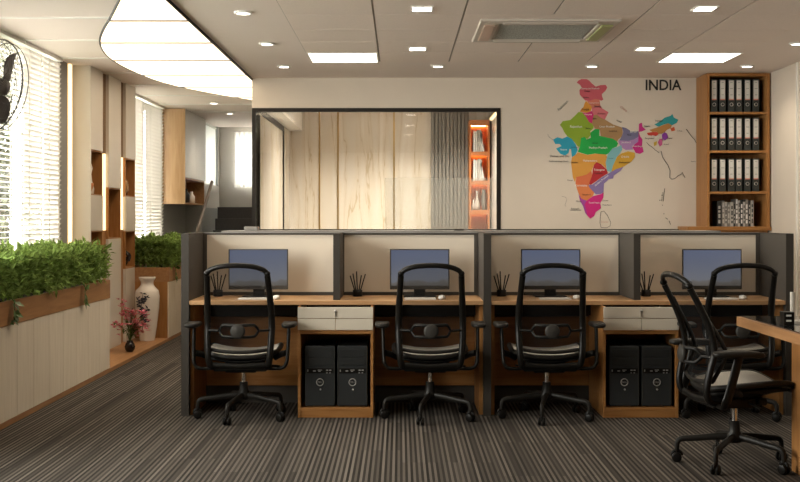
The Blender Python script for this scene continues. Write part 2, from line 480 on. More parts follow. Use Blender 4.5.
# ------------------------------------------------------------------ lamps of the ceiling
t = thing('ceiling_light', 'large leaf-shaped glowing ceiling light with one straight and one curved edge', 'ceiling light', (-1.47, 6.6, ZC))
curve = [(-1.47, 6.55), (-1.80, 7.54), (-1.985, 8.10), (-2.165, 8.62), (-2.325, 9.15), (-2.435, 9.68), (-2.495, 10.26), (-2.495, 10.9), (-2.43, 11.7), (-2.30, 12.3), (-2.04, 13.0), (-1.75, 13.6), (-1.47, 14.05)]
cp = [(p.x, p.y) for p in smooth_path([(a, b, 0) for a, b in curve], 5)]
off = lambda pts: [(x+1.47, y-6.6) for x, y in pts]
MB().prism(off(cp), -.022, -.004).build('diffuser', M['lamp'], t)
ring = [(x, y, -.013) for x, y in off(cp)]
MB().sweep(ring, [(.010, .013)]*len(ring), 6, closed=True).build('frame', M['frame_dark'], t)
y = 2.02
while y < 14:
    if y > 6.7:
        xs = [cp[i][0]+(cp[i+1][0]-cp[i][0])*(y-cp[i][1])/(cp[i+1][1]-cp[i][1]) for i in range(len(cp)-1) if cp[i][1] <= y < cp[i+1][1]]
        if xs: MB().box(xs[0]+1.47, -.004, y-6.6-.030, y-6.6+.030, -.025, -.021).build('joint_bar', M['cap_grey'], t)
    y += 1.03

def led_panel(cx, cy, label):
    t = thing('ceiling_light', label, 'ceiling light', (cx, cy, ZC), 0, 'square ceiling panels')
    MB().box(-.285, .285, -.283, .283, -.014, -.004).build('diffuser', M['panel_lamp'], t)
    f = MB()
    for a in (-1, 1):
        f.box(-.298, .298, a*.29-.007, a*.29+.007, -.016, -.003); f.box(a*.291-.007, a*.291+.007, -.283, .283, -.016, -.003)
    f.build('frame', M['white_trim'], t)
led_panel((GX[0]+GX[1])/2, (GY[0]+GY[1])/2, 'flat square ceiling panel light nearest the glazed cabin')
led_panel((GX[5]+GX[6])/2, (GY[0]+GY[1])/2, 'flat square ceiling panel light nearest the binder bookcase')

SPOTS = []
def downlight(x, y, square, label, group, power=25):
    t = thing('downlight', label, 'downlight', (x, y, ZC), 0, group)
    if square:
        z = -.012
        MB().box(-.062, .062, -.075, .075, z-.006, z).build('lens', M['spot'], t)
        f = MB()
        for a in (-1, 1):
            f.box(-.074, .074, a*.081-.006, a*.081+.006, z-.008, z); f.box(a*.068-.006, a*.068+.006, -.075, .075, z-.008, z)
        f.build('trim_ring', M['white_trim'], t)
    else:
        z = 0
        MB().lathe([(.046, -.010), (.046, 0)], n=20).build('lens', M['spot'], t)
        MB().lathe([(.047, 0), (.047, -.014), (.060, -.012), (.064, 0)], n=24, cap=False).build('trim_ring', M['white_trim'], t)
    li = bpy.data.lights.new('downlight_lamp', 'SPOT'); li.energy = power; li.color = (1, .87, .68)
    li.spot_size = radians(125); li.spot_blend = .9; li.shadow_soft_size = .06
    lo = bpy.data.objects.new('downlight_lamp', li); C.objects.link(lo); lo.parent = t; lo.location = (0, 0, z-.03)
for y, l in ((10.79, 'round downlight in the plain ceiling strip, nearest the cabin front'), (9.39, 'round downlight in the plain ceiling strip, middle of three'), (7.98, 'round downlight in the plain ceiling strip, nearest the camera')):
    downlight(-1.06, y, 0, l, 'round downlights')
for x, l in ((.347, 'round downlight close to the back wall, over the shelf end of the cabin'), (1.751, 'round downlight close to the back wall, above the coloured map'), (3.166, 'round downlight close to the back wall, above the bookcase')):
    downlight(x, 10.76, 0, l, 'round downlights', 10 if x > 3 else 25)
downlight(3.16, 9.39, 0, 'round downlight near the right wall, cut by the picture edge', 'round downlights', 10)
downlight(-2.24, 14.2, 0, 'round downlight in the passage, nearer the second window', 'round downlights', 20)
downlight(-2.25, 15.6, 0, 'round downlight in the passage, nearer the stairs', 'round downlights', 20)
downlight(.145, 7.77, 1, 'square downlight set in the tiles, left of the air cassette and nearest the camera', 'square downlights')
downlight(.142, 9.60, 1, 'square downlight set in the tiles behind and left of the air cassette', 'square downlights')
downlight(2.005, 7.76, 1, 'square downlight set in the tiles, right of the air cassette and nearest the camera', 'square downlights')
downlight(1.994, 9.60, 1, 'square downlight set in the tiles behind and right of the air cassette', 'square downlights')
# unseen fittings added over the front of the room for more brightness
for x, y in ((.145, 5.94), (2.005, 5.94), (.145, 4.1), (2.005, 4.1)):
    downlight(x, y, 1, 'unseen square downlight added over the front of the room', 'square downlights', 10)

# air conditioning cassette
t = thing('air_conditioner', 'square four-way ceiling air conditioning cassette with slotted grille', 'air conditioner', ((AC[0]+AC[1])/2, (AC[2]+AC[3])/2, ZC))
hx = (AC[1]-AC[0])/2; hy = (AC[3]-AC[2])/2
f = MB()
f.box(-hx, hx, -hy, -hy+.12, -.03, -.004).box(-hx, hx, hy-.12, hy, -.03, -.004)
f.box(-hx, -hx+.14, -hy+.12, hy-.12, -.03, -.004).box(hx-.14, hx, -hy+.12, hy-.12, -.03, -.004)
f.build('fascia', M['ac'], t, .006)
g = MB().box(-hx+.14, hx-.14, -hy+.12, hy-.12, -.018, -.006)
for i in range(15):
    yy = -hy+.14+i*(2*hy-.28)/14; g.box(-hx+.16, hx-.16, yy-.008, yy+.008, -.026, -.018)
g.build('grille', M['ac_grille'], t)
for nm, b, m in (('louvre', (-hx+.035, -hx+.115, -hy+.14, hy-.14), 'ac_pink'), ('louvre', (hx-.115, hx-.035, -hy+.14, hy-.14), 'ac_green'),
                 ('louvre', (-hx+.16, hx-.16, -hy+.03, -hy+.10), 'ac'), ('louvre', (-hx+.16, hx-.16, hy-.10, hy-.03), 'ac')):
    o = MB().box(b[0], b[1], b[2], b[3], -.040, -.030).build(nm, M[m], t, .003)
    if m == 'ac_pink': o['label'] = 'louvre tinted with a pink reflection'
    if m == 'ac_green': o['label'] = 'louvre tinted with a green reflection'

# ------------------------------------------------------------------ windows and blinds of the left wall
def window(n, y0, y1, z0, z1, nd, x=-3.07):
    f = MB()
    f.box(x-.03, x+.03, y0, y1, z0, z0+.05).box(x-.03, x+.03, y0, y1, z1-.04, z1)
    for i in range(nd+1):
        yy = y0+(y1-y0)*i/nd; a = .025
        f.box(x-.03, x+.03, max(y0, yy-a), min(y1, yy+a), z0+.05, z1-.04)
    o = struct(f, 'window_%d' % n, M['white_trim'])
    p = MB().box(x-.004, x+.004, y0+.02, y1-.02, z0+.04, z1-.03).build('pane', M['glass'], o); p['kind'] = 'structure'
    return o
w1 = window(1, 7.75, 10.3, .93, ZC, 3)
s = MB().box(-3.03, -2.94, 7.75, 10.3, .905, .93).build('sill', M['white_trim'], w1); s['kind'] = 'structure'
added_window = window(5, 3.6, 7.25, .93, ZC, 3)  # unseen window, added to bring more daylight into the room
w2 = window(2, 12.6, 14.76, .93, ZC, 2)
w3 = window(3, 16.56, 17.9, 1.8, ZC, 1, -2.9)
f = MB()
f.box(-2.52, -1.7, 18.04, 18.09, 1.79, 1.83).box(-2.52, -1.7, 18.04, 18.09, 2.56, 2.60).box(-2.52, -2.48, 18.04, 18.09, 1.83, 2.56).box(-1.74, -1.7, 18.04, 18.09, 1.83, 2.56)
w4 = struct(f, 'window_4', M['white_trim'])
p = MB().box(-2.49, -1.73, 18.06, 18.068, 1.82, 2.57).build('pane', M['glass'], w4); p['kind'] = 'structure'

def blind(y0, y1, tilt, label, z0=.95, group='venetian blinds on the left wall'):
    t = thing('window_blind', label, 'blind', (-2.965, (y0+y1)/2, ZC), 0, group)
    h = (y1-y0)/2-.006
    MB().box(-.028, .028, -h, h, -.030, -.001).build('headrail', M['white_plastic'], t)
    s = MB(); z = -.07; c, n = cos(tilt), sin(tilt)
    while z > z0-ZC+.05:
        w = .0245
        vs = []
        for yy in (-h, h):
            for k in (-1, 0, 1): vs.append((k*w*c, yy, z+k*w*n+(.003 if k == 0 else 0)))
            for k in (-1, 0, 1): vs.append((k*w*c, yy, z+k*w*n+(.003 if k == 0 else 0)-.0012))
        s.add(vs, [(0, 1, 7, 6), (1, 2, 8, 7), (3, 9, 10, 4), (4, 10, 11, 5), (0, 6, 9, 3), (2, 5, 11, 8)])
        z -= .042
    s.build('slats', M['blind'], t)
    MB().box(-.02, .02, -h, h, z0-ZC, z0-ZC+.02).build('bottom_rail', M['white_plastic'], t)
    for a in (-.6, .6):
        MB().box(-.027, -.0255, a*h-.008, a*h+.008, z0-ZC+.02, -.045).box(.0255, .027, a*h-.008, a*h+.008, z0-ZC+.02, -.045).build('ladder_tape', M['white_plastic'], t)
blind(9.79, 10.29, 1.0, 'nearly closed white venetian blind against the grey pillar')
blind(9.26, 9.78, .85, 'half closed white venetian blind in the middle of the first window')
blind(8.3, 9.25, .12, 'open white venetian blind behind the fan, trees showing between its slats')
blind(7.77, 8.29, .12, 'open white venetian blind on the window, nearer than the fan')
blind(12.62, 13.7, .95, 'nearly closed white venetian blind right behind the shelved column')
blind(13.71, 14.75, .95, 'nearly closed white venetian blind beside the hanging oak cupboard')
t = thing('roller_blind', 'plain bright white roller blind past the hanging cupboard', 'blind', (-2.80, 17.23, ZC))
MB().box(-.003, .003, -.66, .66, -.90, -.03).build('cloth', M['roller'], t)
MB().lathe([(.02, -.66), (.02, .66)], n=12, mtx=Matrix.Translation((0, 0, -.025)) @ Matrix.Rotation(PI/2, 4, 'X')).build('roller', M['white_plastic'], t)
t = thing('curtain', 'sheer white curtain on the small window at the end of the passage', 'curtain', (-2.1, 17.95, 2.62))
cg = MB()
cg.grid(lambda u, v: (-.42+.72*u, .012*sin(u*60), -.84*v), 90, 4)
cg.build('cloth', M['sheer'], t)
MB().sweep([(-.46, .0, .012), (.36, .0, .012)], .008, 8).build('rod', M['steel'], t)

# outside
struct(MB().box(-14, -3.3, 2, 30, -.3, -.1), 'floor.001', M['grass'])
random.seed(5)
def tree(x, y, h, r, label):
    t = thing('tree', label, 'tree', (x, y, -.1), 0, 'trees outside the window')
    MB().sweep(smooth_path([(0, 0, 0), (.05, .03, h*.3), (-.04, .02, h*.62)], 4), [.10-.006*i for i in range(9)], 8).build('trunk', M['bark'], t)
    L = MB()
    for i in range(3800):
        a = random.random()*2*PI; b = random.uniform(-1, 1); q = random.random()**.4*r
        p = (q*cos(a)*math.sqrt(1-b*b), q*sin(a)*math.sqrt(1-b*b), h*.66+q*b*1.25)
        L.leaf(p, (random.gauss(0, 1), random.gauss(0, 1), random.gauss(0, 1)), (0, 0, 1), random.uniform(.10, .2), random.uniform(.06, .1))
    L.build('foliage', M['tree_leaf'], t)
tree(-4.95, 14.6, 3.0, 1.15, 'leafy tree outside the window, nearest the glass')
tree(-6.7, 18.4, 3.6, 1.5, 'leafy tree outside the window, behind the nearest one')

# ------------------------------------------------------------------ wall fan
fn = Vector((.955, -.215, -.20)).normalized()
t = thing('wall_fan', 'dark wall mounted fan with round wire cage beside the open blind', 'fan', (-2.60, 7.6, 2.157))
q = fn.to_track_quat('Z', 'Y').to_matrix().to_4x4()
R0 = .30
cg = MB()
for z, r in ((.055, .285), (-.045, .285)): cg.sweep([(r*cos(a*PI/24), r*sin(a*PI/24), z) for a in range(48)], .003, 5, closed=True, mtx=q)
cg.sweep([(R0*cos(a*PI/24), R0*sin(a*PI/24), 0) for a in range(48)], .0055, 6, closed=True, mtx=q)
for r in (.1, .2): cg.sweep([(r*cos(a*PI/24), r*sin(a*PI/24), .088-.02*(r/.2)**2) for a in range(48)], .0022, 4, closed=True, mtx=q)
for k in range(40):
    a = 2*PI*k/40
    for sg in (1, -1):
        pts = [(r*cos(a), r*sin(a), sg*(.09*(1-(r/R0)**3)+.004)) for r in (.05, .12, .2, .26, .298)]
        cg.sweep(pts, .0014, 3, cap=False, mtx=q)
cg.build('cage', M['fan_wire'], t)
MB().lathe([(.0, .075), (.05, .07), (.055, .04), (.055, -.12), (.04, -.17), (.0, -.175)], n=20, mtx=q, cap=False).build('motor', M['fan'], t)
vr_ = Vector((.947, .32, 0))*.93+Vector((0, 0, .36))
abest = max((Vector(q @ Vector((cos(i*PI/90), sin(i*PI/90), 0))).dot(vr_), i*PI/90) for i in range(180))[1]
for k in range(3):
    a0 = abest+radians(120*k)
    def bl(u, v):
        r = .05+.215*u; wd = .80*(sin(PI*min(1, .10+.84*u))**.75)
        th = a0+.25*(u-.5)+(v-.5)*wd*2.0*(.5+.5*(1-u)+.2)
        return tuple(q @ Vector((r*cos(th), r*sin(th), .03*(v-.5)*2)))
    o = MB().grid(bl, 8, 6).build('blade', M['fan'], t); s = o.modifiers.new('thick', 'SOLIDIFY'); s.thickness = .004
MB().sweep([tuple(q @ Vector((0, 0, -.12))), (-.25, .03, .02), (-.30, .03, -.08), (-.38, .03, -.10)], .022, 8).box(-.40, -.385, -.05, .11, -.2, 0).build('bracket', M['fan'], t)

# ------------------------------------------------------------------ shelved column on the left wall
t = thing('display_column', 'tall cream column with oak niches, bronze strips and glowing edges', 'display unit', (-3, 10.78, 0))
def col(y0, y1, solids, niches, tailw=.025):
    """solids: z ranges closed with a cream front; niches: oak lined openings"""
    for z0, z1 in solids:
        MB().box(.0, .18, y0-10.78, y1-10.78, z0, z1).build('cream_panel', M['cream'], t, .002)
    for z0, z1 in niches:
        a, b = y0-10.78, y1-10.78
        MB().box(.0, .02, a, b, z0, z1).box(.02, .175, a, a+.015, z0, z1).box(.02, .175, b-.015, b, z0, z1).box(.02, .175, a+.015, b-.015, z0, z0+.012).box(.02, .175, a+.015, b-.015, z1-.012, z1).build('niche', M['oak_z'], t)
col(10.78, 11.20, [(.035, .88), (1.19, 1.52), (1.94, ZC)], [(.88, 1.19), (1.52, 1.94)])
col(11.43, 11.93, [(.035, 1.105), (1.607, ZC)], [(1.105, 1.607)])
col(12.14, 12.58, [(.035, .786), (1.174, 1.53), (1.93, ZC)], [(.786, 1.174), (1.53, 1.93)])
for y0, y1 in ((11.20, 11.43), (11.93, 12.14)):
    a, b = y0-10.78, y1-10.78
    MB().box(0, .15, a, b, 1.93, ZC).build('bronze_strip', M['bronze'], t)
    MB().box(0, .15, a, b, .035, 1.19).build('oak_strip', M['oak_z'], t)
    MB().box(0, .05, a, b, 1.19, 1.93).build('oak_strip', M['oak_z'], t)
    o = MB().box(.05, .15, b-.05, b-.004, 1.19, 1.93).build('light_strip', M['led'], t); o['label'] = 'glowing yellow light strip'
MB().box(0, .18, -.02, -.001, .035, ZC).build('cream_panel', M['cream'], t, .002)
t2 = thing('led_strip', 'glowing yellow light strip standing upright beside the grey pillar', 'light', (-3, 10.65, 0))
MB().box(0, .012, -.045, .055, .9, ZC-.005).build('channel', M['brass'], t2)
MB().box(.012, .030, -.03, .04, .9, ZC-.005).build('diffuser', M['led'], t2)

def ornament(name, label, cat, loc, prof, m, extra=None):
    o = MB().lathe(prof, n=16).build(name, M[m]); o.location = loc
    return tag(o, label, cat)
ornament('ornament', 'white cone-topped ornament in the upper niche of the nearest column', 'ornament', (-2.91, 11.04, 1.532), [(0, 0), (.045, 0), (.05, .05), (.03, .12), (.022, .19), (.035, .24), (.018, .30), (0, .31)], 'porcelain')
ornament('bowl', 'orange bowl in the upper niche of the nearest column', 'bowl', (-2.89, 10.90, 1.532), [(0, 0), (.03, 0), (.055, .06), (.06, .10), (.055, .10), (.0, .02)], 'orange_wood')
ornament('candlestick', 'gold candlestick in the middle niche between the glowing strips', 'ornament', (-2.90, 11.56, 1.117), [(0, 0), (.05, 0), (.045, .02), (.015, .04), (.022, .10), (.012, .16), (.03, .22), (.0, .23)], 'brass')
ornament('jug', 'brown round jug in the upper niche of the column end', 'ornament', (-2.90, 12.36, 1.542), [(0, 0), (.04, 0), (.065, .08), (.05, .15), (.025, .19), (.035, .23), (.0, .232)], 'bronze')
f = MB()
f.sphere((0, 0, .06), (.05, .045, .06)).sphere((0, 0, .155), (.036, .034, .045)).sphere((0, 0, .235), (.028, .028, .033))
f.sweep(smooth_path([(.02, -.03, .16), (.06, -.045, .12), (.05, -.03, .06)]), .014, 7).sweep(smooth_path([(.02, .03, .16), (.06, .045, .12), (.05, .03, .06)]), .014, 7)
o = f.build('figurine', M['pot_dark']); o.location = (-2.90, 12.36, .798)
tag(o, 'black seated figurine in the low niche above the white vase', 'figurine')

# ------------------------------------------------------------------ planters and greenery
def planter(y0, y1, label, endpanel):
    t = thing('planter', label, 'planter', (-2.46, y0, 0))
    L = y1-y0
    MB().box(-.535, 0, 0, L, 0, .036).build('plinth', M['oak_y'], t)
    b = MB().box(-.535, -.012, .018, L-.018, .036, .632)
    b.build('cabinet', M['oak_z'], t)
    p = MB(); n = max(2, round(L/.34)); s = L/n
    for i in range(n): p.box(-.012, 0, i*s+.002, (i+1)*s-.002, .038, .630)
    p.build('front_panel', M['cream_line'], t)
    if endpanel: MB().box(-.53, -.014, 0, .018, .036, .632).build('end_panel', M['oak_z'], t)
    MB().box(-.535, -.012, L-.018, L, .036, .632).build('end_panel', M['oak_z'], t)
    bx = MB().box(-.535, -.515, 0, L, .632, .785).box(-.02, .004, 0, L, .632, .785).box(-.515, -.02, 0, .02, .632, .785).box(-.515, -.02, L-.02, L, .632, .785).box(-.515, -.02, .02, L-.02, .632, .645)
    bx.build('trough', M['oak_y'], t)
    MB().box(-.515, -.02, .02, L-.02, .645, .75).build('soil', M['soil'], t)
    return t
planter(6.2, 10.0, 'long cream panelled planter box with oak trough under the first window', False)
planter(12.55, 14.45, 'cream panelled planter box with oak end behind the white vase', True)

def hedge(y0, y1, n, seed, label):
    random.seed(seed); L = MB()
    for i in range(n):
        y = random.uniform(y0+.02, y1-.02); x = random.uniform(-2.88, -2.50); z = random.uniform(.80, 1.06)
        top = 1.055+.02*sin(y*9)+.02*sin(x*23+y*5)
        z = min(z, top); q = random.random()
        # leaves crowd on the outside of the hedge
        if q < .50: x = -2.475+random.uniform(-.09, .035)
        elif q < .75: z = top+random.uniform(-.05, .02)
        elif q < .87: y = y0+random.uniform(0, .09)
        elif q < .93: x = -2.87+random.uniform(-.02, .06)
        d = (random.gauss(.35 if x > -2.6 else 0, .55), random.gauss(-.25, .6), random.gauss(.45, .5))
        L.leaf((x, y, z), d, (random.gauss(0, .3), random.gauss(0, .3), 1), random.uniform(.048, .078), random.uniform(.022, .034))
    for i in range(int(n/90)):
        y = random.uniform(y0+.05, y1-.05); x = random.uniform(-2.85, -2.52)
        L.sweep([(x, y, .752), (x+random.uniform(-.03, .03), y+random.uniform(-.03, .03), 1.02)], .004, 4)
    o = L.build('hedge_plants', M['leaf']); return tag(o, label, 'plants', kind='stuff')
hedge(6.25, 9.95, 11500, 3, 'bushy green leafy plants filling the long planter by the first window')
hedge(12.6, 14.4, 7000, 4, 'bushy green leafy plants filling the planter behind the white vase')
def trailing(y, x, z, n, seed, label):
    random.seed(seed); L = MB()
    path = smooth_path([(x-.05, y, z+.04), (x+.012, y+.01, z), (x+.022, y, z-.06), (x+.022, y-.02, z-.13)], 4)
    L.sweep(path, .0035, 5)
    for i in range(n):
        p = random.choice(path[4:]); d = (random.uniform(.1, .5), random.gauss(0, .9), random.gauss(-.2, .6))
        L.leaf(p, d, (1, 0, .3), random.uniform(.05, .08), random.uniform(.03, .05))
    o = L.build('trailing_sprig', M['leaf_dark']); return tag(o, label, 'plant')
trailing(7.45, -2.455, .785, 16, 1, 'trailing green sprig hanging over the trough nearest the camera')
trailing(9.12, -2.455, .785, 13, 2, 'trailing green sprig hanging over the trough near its far end')
trailing(12.8, -2.455, .785, 9, 6, 'trailing green sprig hanging over the trough behind the white vase')
# low oak shelf between the planters
o = MB().box(-2.995, -2.46, 10.0, 12.55, 0, .035).build('floor_platform', M['oak_y'], None, .003)
tag(o, 'low oak platform on the carpet below the shelved column', 'platform')

# big white vase
t = thing('vase', 'tall white porcelain vase painted with a dark leafy branch', 'vase', (-2.635, 12.30, .035))
def vr(z):
    P = [(0, .075), (.02, .08), (.15, .10), (.34, .124), (.46, .128), (.52, .118), (.555, .085), (.575, .066), (.615, .064), (.635, .078), (.645, .088), (.66, .088)]
    for (a, ra), (b, rb) in zip(P, P[1:]):
        if a <= z <= b: return ra+(rb-ra)*(z-a)/(b-a)
    return .08
MB().lathe([(vr(z/100), z/100) for z in range(0, 67, 2)]+[(.07, .66), (.055, .62)], n=28).build('body', M['porcelain'], t)
random.seed(9); bmb = MB()
def onv(a, z, e=.0015): r = vr(z)+e; return Vector((r*cos(a), r*sin(a), z))
for a0, z0, a1, z1 in ((-1.9, .12, -1.75, .50), (-1.85, .22, -1.35, .34), (-1.8, .30, -2.2, .44), (-1.82, .26, -1.4, .20), (-1.78, .40, -1.45, .46)):
    pts = [onv(a0+(a1-a0)*k/8+.05*sin(k), z0+(z1-z0)*k/8) for k in range(9)]
    bmb.sweep(pts, .003, 5)
    for k in range(1, 9):
        for s in (-1, 1):
            p = pts[k]; n = Vector((p.x, p.y, 0)).normalized()
            tg = Vector((-n.y, n.x, 0))*s*random.uniform(.5, 1)+Vector((0, 0, random.uniform(-.5, .9)))
            bmb.leaf(p+n*.001, tg, n, random.uniform(.03, .05), random.uniform(.012, .02))
o = bmb.build('painted_branch', M['ink'], t); o['label'] = 'dark painted leafy branch'

# pink flowers in a dark pot
t = thing('flower_pot', 'small dark round pot of pink flowers standing before the white vase', 'flower pot', (-2.575, 11.25, .035))
MB().lathe([(.0, 0), (.028, 0), (.046, .025), (.050, .05), (.040, .08), (.028, .095), (.033, .105), (.026, .105), (.02, .08)], n=20).build('pot', M['pot_dark'], t)
random.seed(21); st = MB(); lf = MB()
for i in range(20):
    a = random.random()*2*PI; sp = random.uniform(.04, .16); h = random.uniform(.20, .40)
    if i == 0: a, sp, h = 2.6, .10, .47
    if i == 1: a, sp, h = .2, .16, .36
    top = Vector((sp*cos(a), sp*sin(a), h))
    pa = smooth_path([(0, 0, .09), (top.x*.3, top.y*.3, .09+h*.4), tuple(top)], 4)
    st.sweep(pa, .0025, 4)
    for k in range(6):
        p = random.choice(pa[3:]); lf.leaf(p, (random.gauss(0, 1), random.gauss(0, 1), random.gauss(.2, .6)), (0, 0, 1), .05, .02)
    hd_ = MB(); pale = random.random() < .35
    for c in range(7):
        p = top+Vector((random.gauss(0, .02), random.gauss(0, .02), random.gauss(-.015, .025)))
        tgt = hd_
        for k in range(6):
            b = 2*PI*k/6+random.random(); d = Vector((cos(b), sin(b), random.uniform(-.1, .8)))
            tgt.leaf(p, d, (0, 0, 1), random.uniform(.026, .040), random.uniform(.020, .030))
    o = hd_.build('flower', M['petal_pale'] if pale else M['petal'], t)
    if pale: o['label'] = 'paler pink flower'
st.build('stems', M['leaf_dark'], t); lf.build('leaves', M['leaf_dark'], t)

# ------------------------------------------------------------------ passage: hanging cupboard, stair, rail
t = thing('wall_cupboard', 'oak sided cupboard with glossy white doors hung high past the second window', 'cupboard', (-3, 14.90, 1.49))
MB().box(0, .285, 0, .025, 0, ZC-1.495).build('side_panel', M['pale_oak'], t)
MB().box(0, .265, .025, 1.59, 0, .02).box(0, .265, .025, 1.59, .32, .34).box(0, .02, .025, 1.59, .02, ZC-1.495).box(.02, .265, 1.57, 1.59, .02, .32).build('carcass', M['oak_y'], t)
for i in range(2):
    MB().box(.24, .285, .027+.782*i, .027+.782*(i+1)-.004, .34, ZC-1.497).build('door', M['gloss_white'], t)
random.seed(2)
for i, (y, c, l) in enumerate(((15.15, 'porcelain', 'pale bottle in the open niche of the hanging cupboard, nearest'), (15.55, 'book_a', 'dark bottle in the open niche of the hanging cupboard'), (15.95, 'porcelain', 'pale jar in the open niche of the hanging cupboard, farthest'))):
    ornament('bottle', l, 'bottle', (-2.82, y, 1.511), [(0, 0), (.05, 0), (.05, .13-.02*i), (.02, .17-.02*i), (.02, .22-.03*i), (0, .22-.03*i)], c)
st = MB()
for i in range(9): st.box(-2.60, -1.50, 15.2+.2*i, 17.0, .1633*i, .1633*(i+1))
o = st.build('staircase', M['stair'], None, .004); tag(o, 'dark stone staircase at the end of the passage', 'stairs')
t = thing('stair_rail', 'slanting bronze handrail beside the dark stairs', 'handrail', (-2.68, 14.6, 0))
MB().sweep([(.165, 0, 1.12), (.13, 1.4, 1.80)], (.022, .028), 8).build('handrail', M['rail'], t)
MB().box(.15, .18, -.015, .015, 0, 1.12).build('post', M['rail'], t)

# ------------------------------------------------------------------ glazed cabin
t = thing('glass_partition', 'wide black framed glass front of the cabin in the back wall', 'glass partition', (-.235, 11.72, .9))
f = MB(); hw = 1.232
f.box(-hw, hw, -.03, .03, 1.464, 1.5).box(-hw, hw, -.03, .03, 0, .04).box(-hw, -hw+.037, -.03, .03, .04, 1.464).box(hw-.037, hw, -.03, .03, .04, 1.464)
f.build('frame', M['frame_dark'], t)
MB().box(-hw+.037, hw-.037, -.005, .005, .04, 1.464).build('pane', M['glass'], t)
t = thing('framed_side_panel', 'black framed glazed side of the cabin, its marble reflection built as a panel', 'partition', (-1.43, 11.83, 0))
f = MB()
f.box(-.025, .025, 0, 2.5, 2.36, 2.42).box(-.025, .025, 0, 2.5, 0, .06).box(-.025, .025, 0, .05, .06, 2.36).box(-.025, .025, 2.45, 2.5, .06, 2.36)
f.build('frame', M['frame_dark'], t)
MB().box(-.012, .012, .05, 2.45, .06, 2.36).build('reflected_marble', M['marble'], t)  # solid marble standing in for its reflection in the glazed side
struct(MB().box(-1.46, -1.40, 14.34, 15.0, 0, 2.42), 'wall_left.002', M['marble'])
t = thing('reflection_pane', 'pale translucent pane standing in for a reflection in the cabin glass', 'reflection', (.53, 13.4, 0))  # added pane imitates a pale reflection lying on the cabin glass
MB().box(-.70, .53, -.006, .006, .02, 1.765).build('pane', M['reflection_glass'], t)
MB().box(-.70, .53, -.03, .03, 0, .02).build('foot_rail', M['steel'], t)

# amber lit shelf unit in the cabin
X0, X1, Y0, Y1 = .862, 1.115, 14.66, 14.98
t = thing('bookshelf', 'narrow amber lit shelf unit at the end of the cabin', 'bookshelf', (X0, Y0, 0))
W = X1-X0; D = Y1-Y0
MB().box(0, .022, 0, D, 0, 2.53).box(W-.022, W, 0, D, 0, 2.53).box(.022, W-.022, D-.015, D, 0, 2.53).box(.022, W-.022, 0, D, 2.505, 2.53).box(.022, W-.022, 0, .012, 2.46, 2.505).build('carcass', M['orange_wood'], t)
SZ = [.80, 1.13, 1.395, 1.775, 2.125]
SZ = [.80, 1.05, 1.41, 1.777, 2.138]
for z in SZ:
    MB().box(.022, W-.022, .005, D-.015, z-.02, z).box(.022, W-.022, 0, .012, z-.055, z).build('shelf', M['orange_wood'], t)
for z in SZ+[2.505]:
    o = MB().box(.03, W-.03, D-.035, D-.02, z-.03, z-.021 if z != 2.505 else z-.001).build('led_strip', M['led_shelf'], t); o['label'] = 'amber light strip'
random.seed(7); n = 0
WORDS = ['tall white book', 'thin white book', 'pale grey book', 'white book', 'slim white book']
for zi, row in ((2.138, 'upper'), (1.777, 'second')):
    x = X0+.05
    for k, tilt in enumerate((0, 0, 0, 0, .16)):
        wd = (.026, .018, .03, .02, .022)[k]; h = random.uniform(.25, .29); dp = .19
        mtx = Matrix.Rotation(-tilt, 4, 'Y')
        b = MB().box(0, wd, 0, dp, 0, h, mtx)
        o = b.build('book', M[('book_white', 'book_white', 'book_c', 'book_white', 'book_white')[k]], None, .001)
        o.location = (x+(0 if not tilt else -.005), Y0+.02, zi+(.0 if not tilt else .001))
        if tilt: o.location = (x-.034+.04, Y0+.02, zi+wd*sin(tilt))
        tag(o, ('%s on the %s shelf in the amber unit, %s' % (WORDS[k], row, ('nearest the fluted panel', 'next to the outermost one', 'in the middle', 'last of the upright ones', 'leaning against the others'))[k] if 0 else '') or ('%s on the %s shelf in the amber unit, %s' % (WORDS[k], row, ('nearest the fluted panel', 'second from the fluted panel', 'third from the fluted panel', 'last upright one', 'leaning against the others')[k])), 'book', 'books in the amber lit unit')
        x += wd+.004
    x = 0
ornament('vase', 'slim pale vase on the third shelf of the amber lit unit', 'vase', (X0+.10, Y0+.1, 1.41), [(0, 0), (.035, 0), (.04, .06), (.02, .13), (.012, .20), (.018, .24), (0, .24)], 'porcelain')
ornament('vase', 'short pale vase on the third shelf of the amber lit unit', 'vase', (X0+.055, Y0+.1, 1.41), [(0, 0), (.02, 0), (.026, .05), (.012, .1), (.014, .13), (0, .13)], 'porcelain')
ornament('vase', 'dark grey vase on the third shelf of the amber lit unit', 'vase', (X0+.185, Y0+.1, 1.41), [(0, 0), (.025, 0), (.03, .1), (.022, .22), (.025, .26), (0, .26)], 'book_b')
# light strip high on the cabin wall by the shelf
t = thing('led_strip', 'warm light strip high on the cabin wall above the amber shelf', 'light', (1.14, 13.3, 2.54))
MB().box(-.03, 0, -1.3, 1.3, -.02, .0).build('diffuser', M['led'], t); MB().box(-.045, 0, -1.32, 1.32, 0, .012).build('channel', M['brass'], t)
for lx in (-.6, .1, .75):  # unseen spot lamps added to brighten the cabin
    li = bpy.data.lights.new('added_cabin_lamp', 'SPOT'); li.energy = 80; li.color = (1, .93, .82); li.spot_size = radians(150); li.spot_blend = .8; li.shadow_soft_size = .08
    lo = bpy.data.objects.new('added_cabin_lamp', li); C.objects.link(lo); lo.location = (lx, 13.6, 2.66)
t = thing('ceiling_light', 'unseen ceiling light panel added to brighten the glazed cabin', 'ceiling light', (-.1, 13.3, ZC))  # panel out of view, added with the lamps to light the cabin
MB().box(-.6, .6, -.3, .3, -.014, -.004).build('diffuser', M['panel_lamp'], t)
